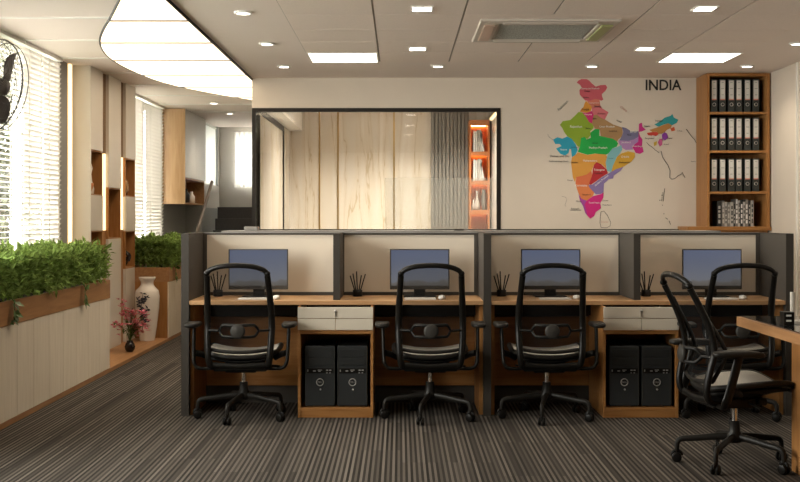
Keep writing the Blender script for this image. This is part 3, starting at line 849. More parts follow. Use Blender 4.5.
MB().box(-.62, .62, -.32, -.30, -.016, 0).box(-.62, .62, .30, .32, -.016, 0).box(-.62, -.6, -.3, .3, -.016, 0).box(.6, .62, -.3, .3, -.016, 0).build('frame', M['white_trim'], t)

# ------------------------------------------------------------------ back ledge and storage run behind the desks
o = MB().box(-1.46, 2.70, 11.42, 11.685, 1.178, 1.20).box(-1.46, 2.70, 11.5, 11.685, 0, 1.178).build('low_wall_ledge', M['frame_dark'])
tag(o, 'long dark topped ledge under the cabin glass and the map', 'ledge')
t = thing('storage_cabinet', 'long low grey topped storage run between desks and back wall', 'cabinet', (.55, 9.6, 0))
MB().box(-1.97, 2.0, -.22, .22, 1.18, 1.206).build('top', M['cap_grey'], t, .003)
MB().box(-1.95, 1.98, -.21, .21, 0, 1.18).build('body', M['panel_grey'], t)
o = MB().box(-.056, .056, -.05, .05, 0, .032).build('storage_box', M['cap_grey'], None, .006); o.location = (-1.20, 9.55, 1.206); tag(o, 'small flat grey box on the storage run below the stairs', 'box')
o = MB().box(-.04, .04, -.05, .05, 0, .014).build('storage_box', M['frame_dark'], None, .004); o.location = (.475, 9.55, 1.206); tag(o, 'small flat dark box on the storage run below the fluted panel', 'box')

# ------------------------------------------------------------------ binder bookcase
BX0, BX1, BY0, BY1 = 2.935, 3.535, 11.28, 11.69
t = thing('bookcase', 'tall oak bookcase full of office binders in the corner', 'bookcase', (BX0, BY0, 0))
bw = BX1-BX0; bd = BY1-BY0
MB().box(-.185, bw+.01, -.02, bd, 1.19, 1.228).build('base_top', M['oak'], t, .003)
MB().box(-.10, bw, .06, bd, 0, 1.19).build('base_cabinet', M['oak_z'], t)
MB().box(0, .024, 0, bd, 1.228, 2.694).build('side_panel', M['oak_z'], t)
MB().box(bw-.03, bw, 0, bd, 1.228, 2.694).build('side_panel', M['oak_z'], t)
MB().box(.024, bw-.03, bd-.02, bd, 1.228, 2.694).build('back_panel', M['oak_z'], t)
MB().box(.024, bw-.03, 0, bd-.02, 2.665, 2.694).build('top', M['oak'], t)
zz = lambda y, Y=11.3: 1.3+(219-y)*Y/1180
SH = [zz(112), zz(150.5), zz(191.5)]
for z in SH: MB().box(.024, bw-.03, .004, bd-.02, z-.022, z).build('shelf', M['oak'], t)
def make_binder():
    b = thing('binder', 'x', 'binder', group='office binders in the oak bookcase')
    h = .318; w = .062
    MB().box(-w/2, w/2, 0, .285, 0, h).build('cover', M['binder'], b, .002)
    MB().box(-.023, .023, -.0012, 0, .128, h-.012).build('label_card', M['paper'], b)
    o = MB().box(-.023, .023, -.0016, 0, .118, .128).build('label_stripe', M['red_line'], b); o['label'] = 'reddish stripe'
    l = MB()
    for zz_, ww in ((.285, .010), (.225, .014), (.165, .010)): l.box(-ww, ww, -.0018, -.0012, zz_, zz_+.005)
    l.build('label_print', M['text_grey'], b)
    MB().sweep([(.015*cos(a*PI/10), -.003, .075+.015*sin(a*PI/10)) for a in range(20)], .0032, 5, closed=True).build('finger_ring', M['steel'], b)
    return b
binder0 = make_binder(); first = True
ORD = ['first from the map', 'second from the map', 'third from the map', 'third from the right wall', 'second from the right wall', 'nearest the right wall']
for z, rn in ((SH[0], 'top'), (SH[1], 'second'), (SH[2], 'third')):
    for k, px in enumerate((714.2, 722.6, 731.4, 739, 747.5, 756)):
        x = (px-400)*11.33/1180
        lab = 'dark green binder with pale label on the %s shelf, %s' % (rn, ORD[k])
        if first: binder0.location = (x, 11.33, z); binder0['label'] = lab; first = False
        else: dup(binder0, (x, 11.33, z), label=lab)
random.seed(12)
x = BX0+.118
bm_ = [('book_a', .045, .245, 'wide black book nearest the map'), ('book_b', .03, .25, 'grey book beside the wide black one'), ('book_c', .022, .235, 'pale slim book near the black end'), ('book_b', .032, .23, 'mid grey book left of the tall pale one'),
       ('book_c', .030, .235, 'pale thick book near the middle'), ('book_a', .018, .22, 'thin black book near the middle'), ('book_b', .026, .265, 'tallest grey book in the middle'), ('book_c', .020, .25, 'pale slim book right of the tallest one'),
       ('book_a', .028, .255, 'black book between two pale ones'), ('book_c', .020, .24, 'pale slim book fourth from the right wall'), ('book_b', .030, .26, 'tall grey book third from the right wall'), ('book_a', .024, .245, 'black book second from the right wall'), ('book_c', .028, .25, 'pale book nearest the right wall')]
for m, wd, h, lab in bm_:
    o = thing('book', lab+', bottom bookcase shelf', 'book', (x, 11.36, 1.228), 0, 'books on the bottom shelf of the bookcase')
    MB().box(0, wd-.002, 0, .17, 0, h).build('cover', M[m], o, .0015)
    p = MB()
    z = .03
    while z < h-.04:
        q = random.uniform(.02, .05); p.box(wd*.25, wd*.7, -.0008, 0, z, z+q); z += q+random.uniform(.012, .02)
    p.build('spine_print', M['book_a'] if m == 'book_c' else M['text_white'] if random.random() < .6 else M['book_c'], o)
    x += wd

# ------------------------------------------------------------------ wall map and lettering
KW = 11.7/1180
WX = lambda px: (px-400)*KW
WZ = lambda py: 1.3+(219-py)*KW
mp = thing('wall_map', 'large coloured political map of the country fixed to the back wall', 'wall map', (WX(610), 11.70, WZ(150)))
OXm, OZm = WX(610), WZ(150)
cols = dict(jk=(.56, .10, .13), hp=(.62, .19, .13), pb=(.66, .28, .03), uk=(.60, .15, .17), hr=(.60, .02, .16), dl=(.45, .02, .25), rj=(.25, .38, .02), up=(.38, .22, .09), br=(.17, .155, .27), jh=(.40, .22, .45), wb=(.52, .01, .20), mpr=(.004, .36, .055), gj=(.015, .32, .46), mh=(.62, .29, .045), ka=(.60, .14, .05), kb=(.66, .20, .06), tg=(.42, .015, .022), ap=(.22, .16, .36), od=(.58, .32, .025), cg=(.19, .42, .46), tn=(.56, .01, .18), kl=(.33, .05, .30), ar=(.02, .30, .32), asm=(.42, .20, .05), ml=(.52, .04, .02), nl=(.60, .10, .03), mn=(.22, .03, .32), mz=(.52, .09, .24), tr=(.55, .36, .03))
def A(pts): return [(535+x/6.667, 75+y/6.667) for x, y in pts]
def B(pts): return [(535+x/6.667, 140+y/6.667) for x, y in pts]
def G(pts): return [(600+x/6.667, 75+y/6.667) for x, y in pts]
S = [
 ('jk', A([(278, 50), (290, 36), (310, 27), (345, 28), (360, 36), (378, 56), (405, 78), (435, 68), (470, 66), (482, 82), (470, 105), (445, 128), (448, 145), (456, 165), (440, 172), (430, 165), (400, 160), (365, 172), (335, 170), (315, 150), (298, 130), (296, 100), (312, 84), (300, 66)])),
 ('hp', A([(345, 172), (365, 172), (400, 160), (430, 165), (434, 200), (400, 212), (380, 217), (366, 197)])),
 ('pb', A([(340, 172), (366, 197), (380, 217), (372, 242), (345, 252), (300, 245), (306, 228), (322, 215), (330, 190)])),
 ('uk', A([(380, 217), (400, 212), (434, 200), (448, 224), (490, 248), (478, 272), (465, 297), (440, 287), (410, 264), (390, 268), (380, 240)])),
 ('hr', A([(315, 250), (345, 252), (372, 242), (380, 240), (390, 268), (384, 300), (380, 328), (360, 314), (340, 278)])),
 ('rj', A([(290, 247), (315, 250), (340, 278), (360, 314), (390, 328), (390, 355), (368, 376), (372, 400), (350, 427), (320, 412), (306, 440), (315, 470), (288, 480), (265, 450), (240, 425), (215, 408), (195, 382), (180, 350), (165, 333), (185, 308), (235, 300), (262, 275)])),
 ('up', A([(380, 328), (384, 300), (390, 268), (410, 264), (440, 287), (465, 297), (520, 330), (580, 350), (585, 385), (578, 410), (556, 430), (540, 455), (520, 427), (480, 417), (440, 412), (432, 365), (398, 357), (390, 340)])),
 ('br', A([(580, 346), (610, 355), (640, 375), (690, 375), (692, 410), (660, 430), (620, 440), (562, 435), (580, 405), (588, 380)])),
 ('jh', A([(554, 438), (562, 435), (620, 440), (660, 430), (690, 412), (688, 445), (664, 462), (645, 478), (655, 497), (605, 500), (570, 480)])),
 ('wb', A([(693, 325), (712, 318), (716, 345), (738, 365), (710, 377), (692, 380), (700, 408), (716, 430), (714, 468), (724, 512), (700, 526), (672, 520), (650, 482), (664, 462), (688, 445), (690, 400)])),
 ('mpr', A([(306, 420), (330, 412), (345, 430), (372, 418), (368, 385), (400, 360), (430, 362), (428, 405), (470, 415), (520, 425), (542, 440), (554, 456), (545, 478), (515, 490), (492, 522), (470, 533), (400, 524), (350, 532), (310, 520), (285, 512), (300, 472)])),
 ('gj', A([(120, 430), (150, 415), (182, 424), (215, 410), (245, 427), (270, 462), (285, 500), (272, 525), (262, 552), (246, 546), (240, 496), (230, 492), (224, 520), (200, 537), (168, 525), (140, 490), (176, 474), (165, 460), (135, 460)])),
 ('mh', B([(246, 115), (270, 100), (285, 82), (310, 90), (350, 100), (400, 92), (470, 97), (480, 112), (470, 150), (475, 190), (450, 165), (410, 148), (392, 168), (376, 205), (345, 230), (310, 240), (275, 246), (266, 282), (252, 250), (240, 150)])),
 ('ka', B([(275, 246), (310, 240), (345, 230), (376, 205), (382, 240), (362, 298), (320, 300), (270, 290)])),
 ('kb', B([(270, 290), (320, 300), (362, 298), (375, 325), (394, 350), (386, 372), (345, 405), (310, 392), (290, 355), (275, 312)])),
 ('tg', B([(410, 148), (440, 162), (476, 195), (486, 222), (440, 250), (400, 280), (370, 300), (360, 290), (380, 240), (386, 190), (394, 165)])),
 ('ap', B([(590, 178), (570, 205), (525, 237), (520, 257), (490, 260), (478, 275), (460, 290), (456, 348), (440, 360), (405, 362), (394, 350), (365, 320), (355, 302), (385, 296), (440, 253), (488, 224), (540, 192)])),
 ('od', B([(545, 112), (580, 88), (620, 75), (664, 85), (667, 112), (642, 145), (590, 178), (540, 195), (508, 212), (520, 170)])),
 ('cg', B([(515, 57), (545, 48), (575, 33), (582, 65), (562, 92), (545, 115), (520, 170), (507, 215), (480, 205), (472, 150), (480, 112), (490, 88)])),
 ('tn', B([(345, 405), (386, 374), (440, 361), (457, 350), (455, 385), (435, 420), (440, 455), (405, 480), (394, 507), (368, 524), (350, 506), (342, 470), (330, 430)])),
 ('kl', B([(290, 360), (310, 392), (345, 405), (330, 430), (342, 470), (350, 506), (334, 485), (320, 440), (300, 405)])),
 ('ar', G([(362, 330), (400, 310), (430, 285), (470, 272), (482, 260), (492, 285), (522, 298), (510, 320), (480, 335), (455, 322), (420, 332), (390, 345)])),
 ('asm', G([(328, 366), (380, 350), (420, 334), (455, 322), (480, 335), (470, 355), (446, 365), (430, 382), (410, 392), (388, 392), (380, 378), (350, 380)])),
 ('ml', G([(312, 386), (350, 380), (380, 380), (390, 394), (372, 408), (320, 402)])),
 ('nl', G([(468, 357), (494, 345), (500, 370), (478, 376)])),
 ('mn', G([(430, 382), (446, 390), (454, 416), (432, 437), (415, 426), (412, 398)])),
 ('mz', G([(396, 426), (415, 428), (414, 466), (398, 478), (386, 448)])),
 ('tr', G([(358, 450), (380, 440), (376, 468), (360, 474)])),
]
# each region is cut from thin vinyl; a hair of difference keeps overlaps clean
def poly_fill(name, pts, m, d):
    from mathutils.geometry import tessellate_polygon
    P = [(WX(x)-OXm, WZ(y)-OZm) for x, y in pts]
    tri = tessellate_polygon([[Vector((a, b, 0)) for a, b in P]])
    n = len(P); mb = MB()
    ar = sum(P[i][0]*P[(i+1) % n][1]-P[(i+1) % n][0]*P[i][1] for i in range(n))
    vs = [(a, -d, b) for a, b in P]+[(a, 0, b) for a, b in P]
    fs = []
    for tr in tri:
        a, b, c = tr
        s = (P[b][0]-P[a][0])*(P[c][1]-P[a][1])-(P[c][0]-P[a][0])*(P[b][1]-P[a][1])
        fs.append((a, b, c) if s > 0 else (a, c, b))
    for i in range(n):
        k = (i+1) % n; fs.append((i, n+i, n+k, k) if ar > 0 else (i, k, n+k, n+i))
    mb.add(vs, fs)
    return mb.build(name, m, mp)
NICE = dict(jk='rose', hp='salmon', pb='orange', uk='pink', hr='crimson', rj='olive green', up='tan', br='slate purple', jh='lilac', wb='magenta', mpr='bright green', gj='blue', mh='amber', ka='rust orange', kb='light orange', tg='dark red', ap='lavender', od='yellow', cg='pale cyan', tn='hot pink', kl='purple', ar='teal', asm='brown', ml='red', nl='orange red', mn='violet', mz='pink', tr='yellow')
for i, (k, pts) in enumerate(S):
    o = poly_fill('map_region', pts, mat('map_'+k, cols[k], .6), .0016+.00012*i)
    o['label'] = NICE[k]+' map region'
ln = MB()
def line(pts, r=.0035):
    r *= 1.5
    ln.sweep([(WX(x)-OXm, -.001, WZ(y)-OZm) for x, y in pts], (r, r*.5), 5)
G2 = lambda pts: [(580+x/6.667, 160+y/6.667) for x, y in pts]
line(G2([(540, -60), (550, -20), (565, 5), (585, 32), (600, 70), (598, 118), (612, 128), (632, 124), (650, 108), (672, 96), (680, 82), (700, 118)]), .004)
line(G([(575, 362), (592, 385), (610, 410), (630, 430), (640, 452)]), .004)
line(G([(310, 450), (330, 470), (345, 478), (368, 500), (395, 520)]), .003)
line(G2([(140, 345), (158, 340), (180, 365), (205, 415), (200, 440), (175, 452), (140, 450), (133, 420), (135, 380), (140, 345)]), .0028)
for a in ([(565, 190), (560, 225), (555, 275)], [(548, 298), (550, 304)], [(558, 355), (560, 362)], [(570, 385), (585, 395)], [(594, 405), (603, 430)], [(530, 265), (532, 272)]): line(G2(a), .004)
line(B([(180, 375), (205, 382), (212, 400), (200, 430), (205, 445)]), .0015)
line(A([(85, 395), (90, 410), (118, 432)]), .002)
ln.build('coast_line', M['text_black'], mp)
def cap(txt, px, py, wpx, m='text_black', rot=0.0, h=None):
    """small printing on the map: text fitted to a width in wall units"""
    size = .024 if h is None else h
    o = text_mesh(txt, size, M[m], 'map_print', mp, (WX(px)-OXm, -.0062, WZ(py)-OZm), rot, depth=.0006)
    xs = [v.co.length for v in o.data.vertices]
    wid = max(v.co.x*cos(rot)-v.co.z*sin(rot) for v in o.data.vertices)-min(v.co.x*cos(rot)-v.co.z*sin(rot) for v in o.data.vertices)
    s = wpx*KW/max(wid, 1e-4)
    o.scale = (s, 1, s)
cap('Jammu and Kashmir', 590.5, 88.6, 18, 'text_white'); cap('Srinagar', 587, 91.3, 6); cap('Jammu', 586, 97.5, 6)
cap('Himachal Pradesh', 594, 103, 10, 'text_white'); cap('Shimla', 597.5, 106.6, 7)
cap('Punjab', 585.5, 109.5, 7); cap('Dehradun', 601.5, 113.8, 8); cap('Haryana', 588, 114.5, 7, 'text_white'); cap('Delhi', 594.5, 118.8, 4)
cap('Rajasthan', 576, 126.7, 12, 'text_white'); cap('Jaipur', 588, 128.3, 5); cap('Uttar Pradesh', 607, 126.7, 15, 'text_white'); cap('Lucknow', 613, 131, 8)
cap('Bihar', 633.5, 131.5, 7, 'text_white'); cap('Patna', 629, 135, 4); cap('Jharkhand', 626, 142.5, 9, 'text_white'); cap('West Bengal', 637.5, 146.3, 10, 'text_white')
cap('Madhya Pradesh', 598, 147.8, 18, 'text_white'); cap('Bhopal', 595, 143.3, 5); cap('Gujarat', 563.5, 149.6, 7, 'text_white'); cap('Gandhinagar', 575, 147.4, 8)
cap('Maharashtra', 590, 160.8, 14, 'text_white'); cap('Mumbai', 574.5, 162.6, 6); cap('Chhattisgarh', 610.5, 158.3, 6); cap('Odisha', 625, 156.8, 8, 'text_white'); cap('Bhubaneswar', 624.5, 162.5, 11)
cap('Telangana', 599, 169.8, 11, 'text_white'); cap('Hyderabad', 598.5, 173.3, 8); cap('Karnataka', 581, 185.5, 12, 'text_white'); cap('Bengaluru', 586.5, 194.6, 8)
cap('Andhra Pradesh', 601.5, 180.5, 17, 'text_white', -.67); cap('Tamil Nadu', 594, 202.8, 11, 'text_white'); cap('Chennai', 605, 200.5, 6); cap('Puducherry', 607, 205, 9)
cap('Daman and Diu', 559.5, 156.2, 19); cap('Dadra and Nagar Haveli', 558.5, 161.4, 19); cap('Panaji', 570, 180.3, 5); cap('Kavaratti', 575, 208.6, 8); cap('Mahe', 578.5, 201.4, 5); cap('Lakshadweep', 575.5, 210, 11)
cap('Pakistan', 562.8, 105.6, 13, 'text_grey', -.78); cap('China', 623.5, 109, 8, 'text_pink', .62); cap('Nepal', 619, 121.3, 5, 'text_black', .35)
cap('Sikkim', 647, 126.3, 6); cap('Dispur', 656, 136.5, 8, 'text_white'); cap('Bangladesh', 649.5, 138.4, 9); cap('Itanagar', 659, 120.8, 8); cap('Kohima', 679.5, 130.9, 5); cap('Imphal', 669.5, 138.3, 5); cap('Aizawl', 666, 144.4, 5)
cap('Sri Lanka', 604.2, 222, 7, 'text_pink'); cap('Port Blair', 662, 196.5, 9, 'text_black', -1.45); cap('Myanmar', 693.5, 161.5, 5)
o = text_mesh('INDIA', .145, M['text_black'], 'wall_lettering', None, (WX(662.9), 11.6975, WZ(85.6)), depth=.002, fat=.0022)
xs = [v.co.x for v in o.data.vertices]; zs = [v.co.z for v in o.data.vertices]
o.scale = (35.8*KW/(max(xs)-min(xs)), 1, 10.6*KW/(max(zs)-min(zs)))
tag(o, 'black capital letters of the country name above the map', 'lettering')

# ------------------------------------------------------------------ workstations
PX = [-1.42, .577, 2.574]
YF, YB, PH = 7.79, 8.36, 1.204
for x, l in zip(PX, ('tall dark grey partition panel closing the desk run beside the planters', 'tall dark grey partition panel in the middle of the desk run', 'tall dark grey partition panel closing the desk run near the right wall')):
    t = thing('partition_panel', l, 'partition', (x, YF, 0), 0, 'tall end panels of the desk run')
    MB().box(-.024, .024, .003, .64, 0, PH-.008).build('panel', M['panel_grey'], t, .002)
    MB().box(-.025, .025, 0, .643, PH-.008, PH).box(-.025, .025, 0, .003, 0, PH-.008).build('edge_trim', M['trim_grey'], t)
DX = [(PX[0]+PX[1])/2, (PX[1]+PX[2])/2]
STN = ['desk beside the planters', 'desk second from the planters', 'desk third from the planters', 'desk by the right wall']
SEG = []
for i in range(2):
    a, b = PX[i]+.026, PX[i+1]-.026
    SEG += [(a, DX[i]-.001), (DX[i]+.001, b)]
for (a, b), l in zip(SEG, STN):
    t = thing('partition_screen', 'cream board screen in a dark frame behind the '+l, 'partition', ((a+b)/2, YB, 0), 0, 'cream screens behind the desks')
    h = (b-a)/2
    f = MB().box(-h, h, 0, .05, 0, .783).box(-h, h, 0, .05, 1.188, PH-.004).box(-h, -h+.026, 0, .05, .783, 1.188).box(h-.026, h, 0, .05, .783, 1.188)
    f.build('frame', M['panel_grey'], t)
    MB().box(-h, h, -.002, .052, PH-.004, PH).build('cap', M['cap_grey'], t)
    MB().box(-h+.026, h-.026, .008, .042, .783, 1.188).build('board', M['board'], t)
for x, l in zip(DX, ('short grey divider panel on the desk between the two places nearer the planters', 'short grey divider panel on the desk between the two places nearer the right wall')):
    t = thing('divider_panel', l, 'partition', (x, 7.84, .762), 0, 'short dividers on the desks')
    MB().box(-.0215, .0215, .003, .517, 0, PH-.762-.006).build('panel', M['panel_grey'], t, .002)
    MB().box(-.0225, .0225, 0, .517, PH-.762-.006, PH-.762).box(-.0225, .0225, 0, .003, 0, PH-.762-.006).build('edge_trim', M['trim_grey'], t)
for i, l in enumerate(('long oak desk top shared by the two places nearer the planters', 'long oak desk top shared by the two places nearer the right wall')):
    a, b = PX[i]+.026, PX[i+1]-.026
    t = thing('desk', l, 'desk', (DX[i], 7.795, 0), 0, 'long oak desks')
    h = (b-a)/2
    MB().box(-h, h, 0, .563, .732, .760).build('desk_top', M['oak_lit_top'], t, .003)
    for s in (-1, 1):
        MB().box(s*(h-.0125)-.0125, s*(h-.0125)+.0125, .05, .535, 0, .731).build('gable', M['oak_z'], t)
    MB().box(-h+.026, h-.026, .540, .560, .125, .61).build('modesty_panel', M['oak'], t)
    MB().box(-h+.026, h-.026, .42, .54, .63, .731).build('dark_rear_bar', M['frame_dark'], t)  # plain dark bar along the rear, below the desk top

for i, x in enumerate(DX):
    sd = ('nearer the planters', 'nearer the right wall')[i]
    t = thing('pedestal', 'oak pedestal with cream drawer and open computer bay, under the desk '+sd, 'pedestal', (x, 7.72, 0), 0, 'oak pedestals under the desks')
    h = .247
    MB().box(-h, -h+.018, 0, .58, 0, .727).box(h-.018, h, 0, .58, 0, .727).box(-h+.018, h-.018, 0, .58, .045, .066).box(-h+.018, h-.018, .004, .022, 0, .045).box(-h+.018, h-.018, .56, .58, .066, .727).box(-h+.018, h-.018, 0, .56, .548, .572).build('carcass', M['oak'], t, .0015)
    d = MB().box(-h+.001, h-.001, -.018, -.001, .652, .724).build('drawer', M['drawer'], t, .002)
    MB().lathe([(.009, 0), (.009, .006), (.0, .007)], n=14, mtx=Matrix.Translation((0, -.018, .70)) @ Matrix.Rotation(PI/2, 4, 'X')).box(-.003, .003, -.024, -.018, .664, .690).build('lock', M['steel'], d)
    d = MB().box(-h+.001, -.0015, -.018, -.001, .575, .649).box(.0015, h-.001, -.018, -.001, .575, .649).build('lower_front', M['drawer'], t, .002)

def make_pc():
    t = thing('computer_tower', 'x', 'computer', group='computer towers in the pedestals')
    w, D, H = .099, .43, .402
    MB().box(-w+.003, w-.003, .022, D, .008, H-.003).build('case', M['pc_black'], t, .004)
    MB().box(-w, w, 0, .022, .006, H).build('front_bezel', M['pc_panel'], t, .008)
    for k in range(2): MB().box(-w+.016, w-.014, -.004, 0, H-.075-.055*k, H-.024-.055*k).build('drive_cover', M['pc_black'], t, .002)
    MB().box(-w+.010, w-.010, -.003, 0, .222, .254).build('port_bay', M['black_gloss'], t, .002)
    p = MB()
    for x0, x1, z0, z1 in ((-.083, -.077, .232, .246), (-.045, -.028, .234, .240), (-.014, .014, .241, .245), (-.010, .004, .233, .237), (.040, .054, .238, .246), (.060, .074, .238, .246), (.040, .050, .222, .227), (.060, .070, .222, .227)):
        p.box(x0, x1, -.0042, -.003, z0, z1)
    p.build('port', M['silver'], t)
    for s in (-1, 1): MB().box(s*.094-.0025, s*.094+.0025, -.002, 0, .02, H-.012).build('edge_trim', M['grey_disc'], t)
    b = MB().sweep([(.0225*cos(a*PI/14), -.004, .163+.0225*sin(a*PI/14)) for a in range(28)], .0032, 6, closed=True).build('badge', M['silver'], t)
    text_mesh('DELL', .0155, M['silver'], 'badge_lettering', b, (0, -.004, .163), 0, depth=.001, sx=.95)
    o = MB().lathe([(.0065, 0), (.0065, .004), (0, .0045)], n=12, mtx=Matrix.Translation((.003, 0, .115)) @ Matrix.Rotation(PI/2, 4, 'X')).build('power_button', M['silver'], t)
    for s in (-1, 1): MB().box(s*.07-.02, s*.07+.02, .03, .40, 0, .008).build('foot', M['black'], t)
    return t
pc0 = make_pc(); first = True
for i, x in enumerate(DX):
    for s in (-1, 1):
        sd = ('nearer the planters', 'nearer the right wall')[i]
        lab = 'black computer tower in the %s pedestal, %s of its pair' % (('planter side', 'right wall side')[i], 'nearer the planters' if s < 0 else 'nearer the right wall')
        loc = (x+s*.1065+.003, 7.745, .066)
        if first: pc0.location = loc; pc0['label'] = lab; first = False
        else: dup(pc0, loc, label=lab)

def make_monitor():
    t = thing('monitor', 'x', 'monitor', group='monitors on the desks')
    b = MB().box(-.206, .206, 0, .012, .052, .332).build('bezel', M['monitor_grey'], t, .003)
    MB().box(-.17, .17, .012, .04, .09, .30).build('rear_shell', M['graphite'], t, .01)
    o = MB().box(-.198, .198, -.001, .0, -.118, .128).build('picture', M['screen'], t); o.location = (0, 0, .196)
    MB().lathe([(.004, 0), (.004, .001)], n=10, mtx=Matrix.Translation((0, -.0002, .065)) @ Matrix.Rotation(PI/2, 4, 'X')).build('logo_dot', M['text_black'], t)
    MB().box(-.04, .04, .028, .042, .006, .12).build('stand_neck', M['graphite'], t, .002)
    MB().box(-.11, .11, -.03, .10, 0, .007).build('stand_base', M['graphite'], t, .002)
    return t
mon0 = make_monitor()
def make_keyboard():
    t = thing('keyboard', 'x', 'keyboard', group='white keyboards on the desks')
    MB().box(-.105, .105, -.045, .045, 0, .008).build('base', M['white_plastic'], t, .003)
    k = MB()
    for r in range(5):
        for c in range(13): k.box(-.100+c*.0155, -.0865+c*.0155, -.040+r*.0165, -.0265+r*.0165, .008, .011)
    k.build('keys', M['white_plastic'], t)
    return t
kb0 = make_keyboard()
ms = MB().sphere((0, 0, .012), (.026, .042, .0175), 16, 8)
ms.v = [(x, y, max(z, 0)) for x, y, z in ms.v]
ms0 = ms.build('mouse', M['white_plastic']); tag(ms0, 'x', 'mouse', 'white mice on the desks')
def make_pens(seed):
    random.seed(seed)
    t = thing('pencil_holder', 'x', 'pencil holder', group='pencil holders on the desks')
    MB().lathe([(.030, 0), (.033, .003), (.033, .045), (.029, .045), (.029, .006), (0, .006)], n=18, cap=False).build('cup', M['graphite'], t)
    for k, (a, s) in enumerate(((-.30, .012), (-.17, -.008), (-.04, .014), (.15, -.012), (.29, .004))):
        base = Vector((a*.035, s, .008)); L = .142+.012*((k*7) % 3)
        top = base+Vector((sin(a), s*2, cos(a)))*L
        MB().sweep([tuple(base), tuple(top)], .0042, 7).build('pencil', M['black'], t)
    return t
pen0 = make_pens(1)
mx = [258.3, 419.7, 550.7, 712.1]; px_ = [218, 357.6, 501.5, 646]
for i in range(4):
    x = (mx[i]-400)*8.17/1180; s = STN[i]
    lm = 'thin dark monitor with blue picture at the '+s
    lk = 'white keyboard at the '+s; lo = 'white mouse at the '+s; lp = 'dark cup of black pencils at the '+s
    if i == 0:
        mon0.location = (x, 8.17, .760); mon0['label'] = lm; kb0.location = (x, 7.94, .760); kb0['label'] = lk
        ms0.location = (x+.15, 7.94, .760); ms0['label'] = lo
        pen0.location = ((px_[i]-400)*8.24/1180, 8.24, .760); pen0['label'] = lp
    else:
        dup(mon0, (x, 8.17, .760), label=lm); dup(kb0, (x, 7.94, .760), label=lk); dup(ms0, (x+.145, 7.94, .760), label=lo)
        dup(pen0, ((px_[i]-400)*8.24/1180, 8.24, .760), label=lp)

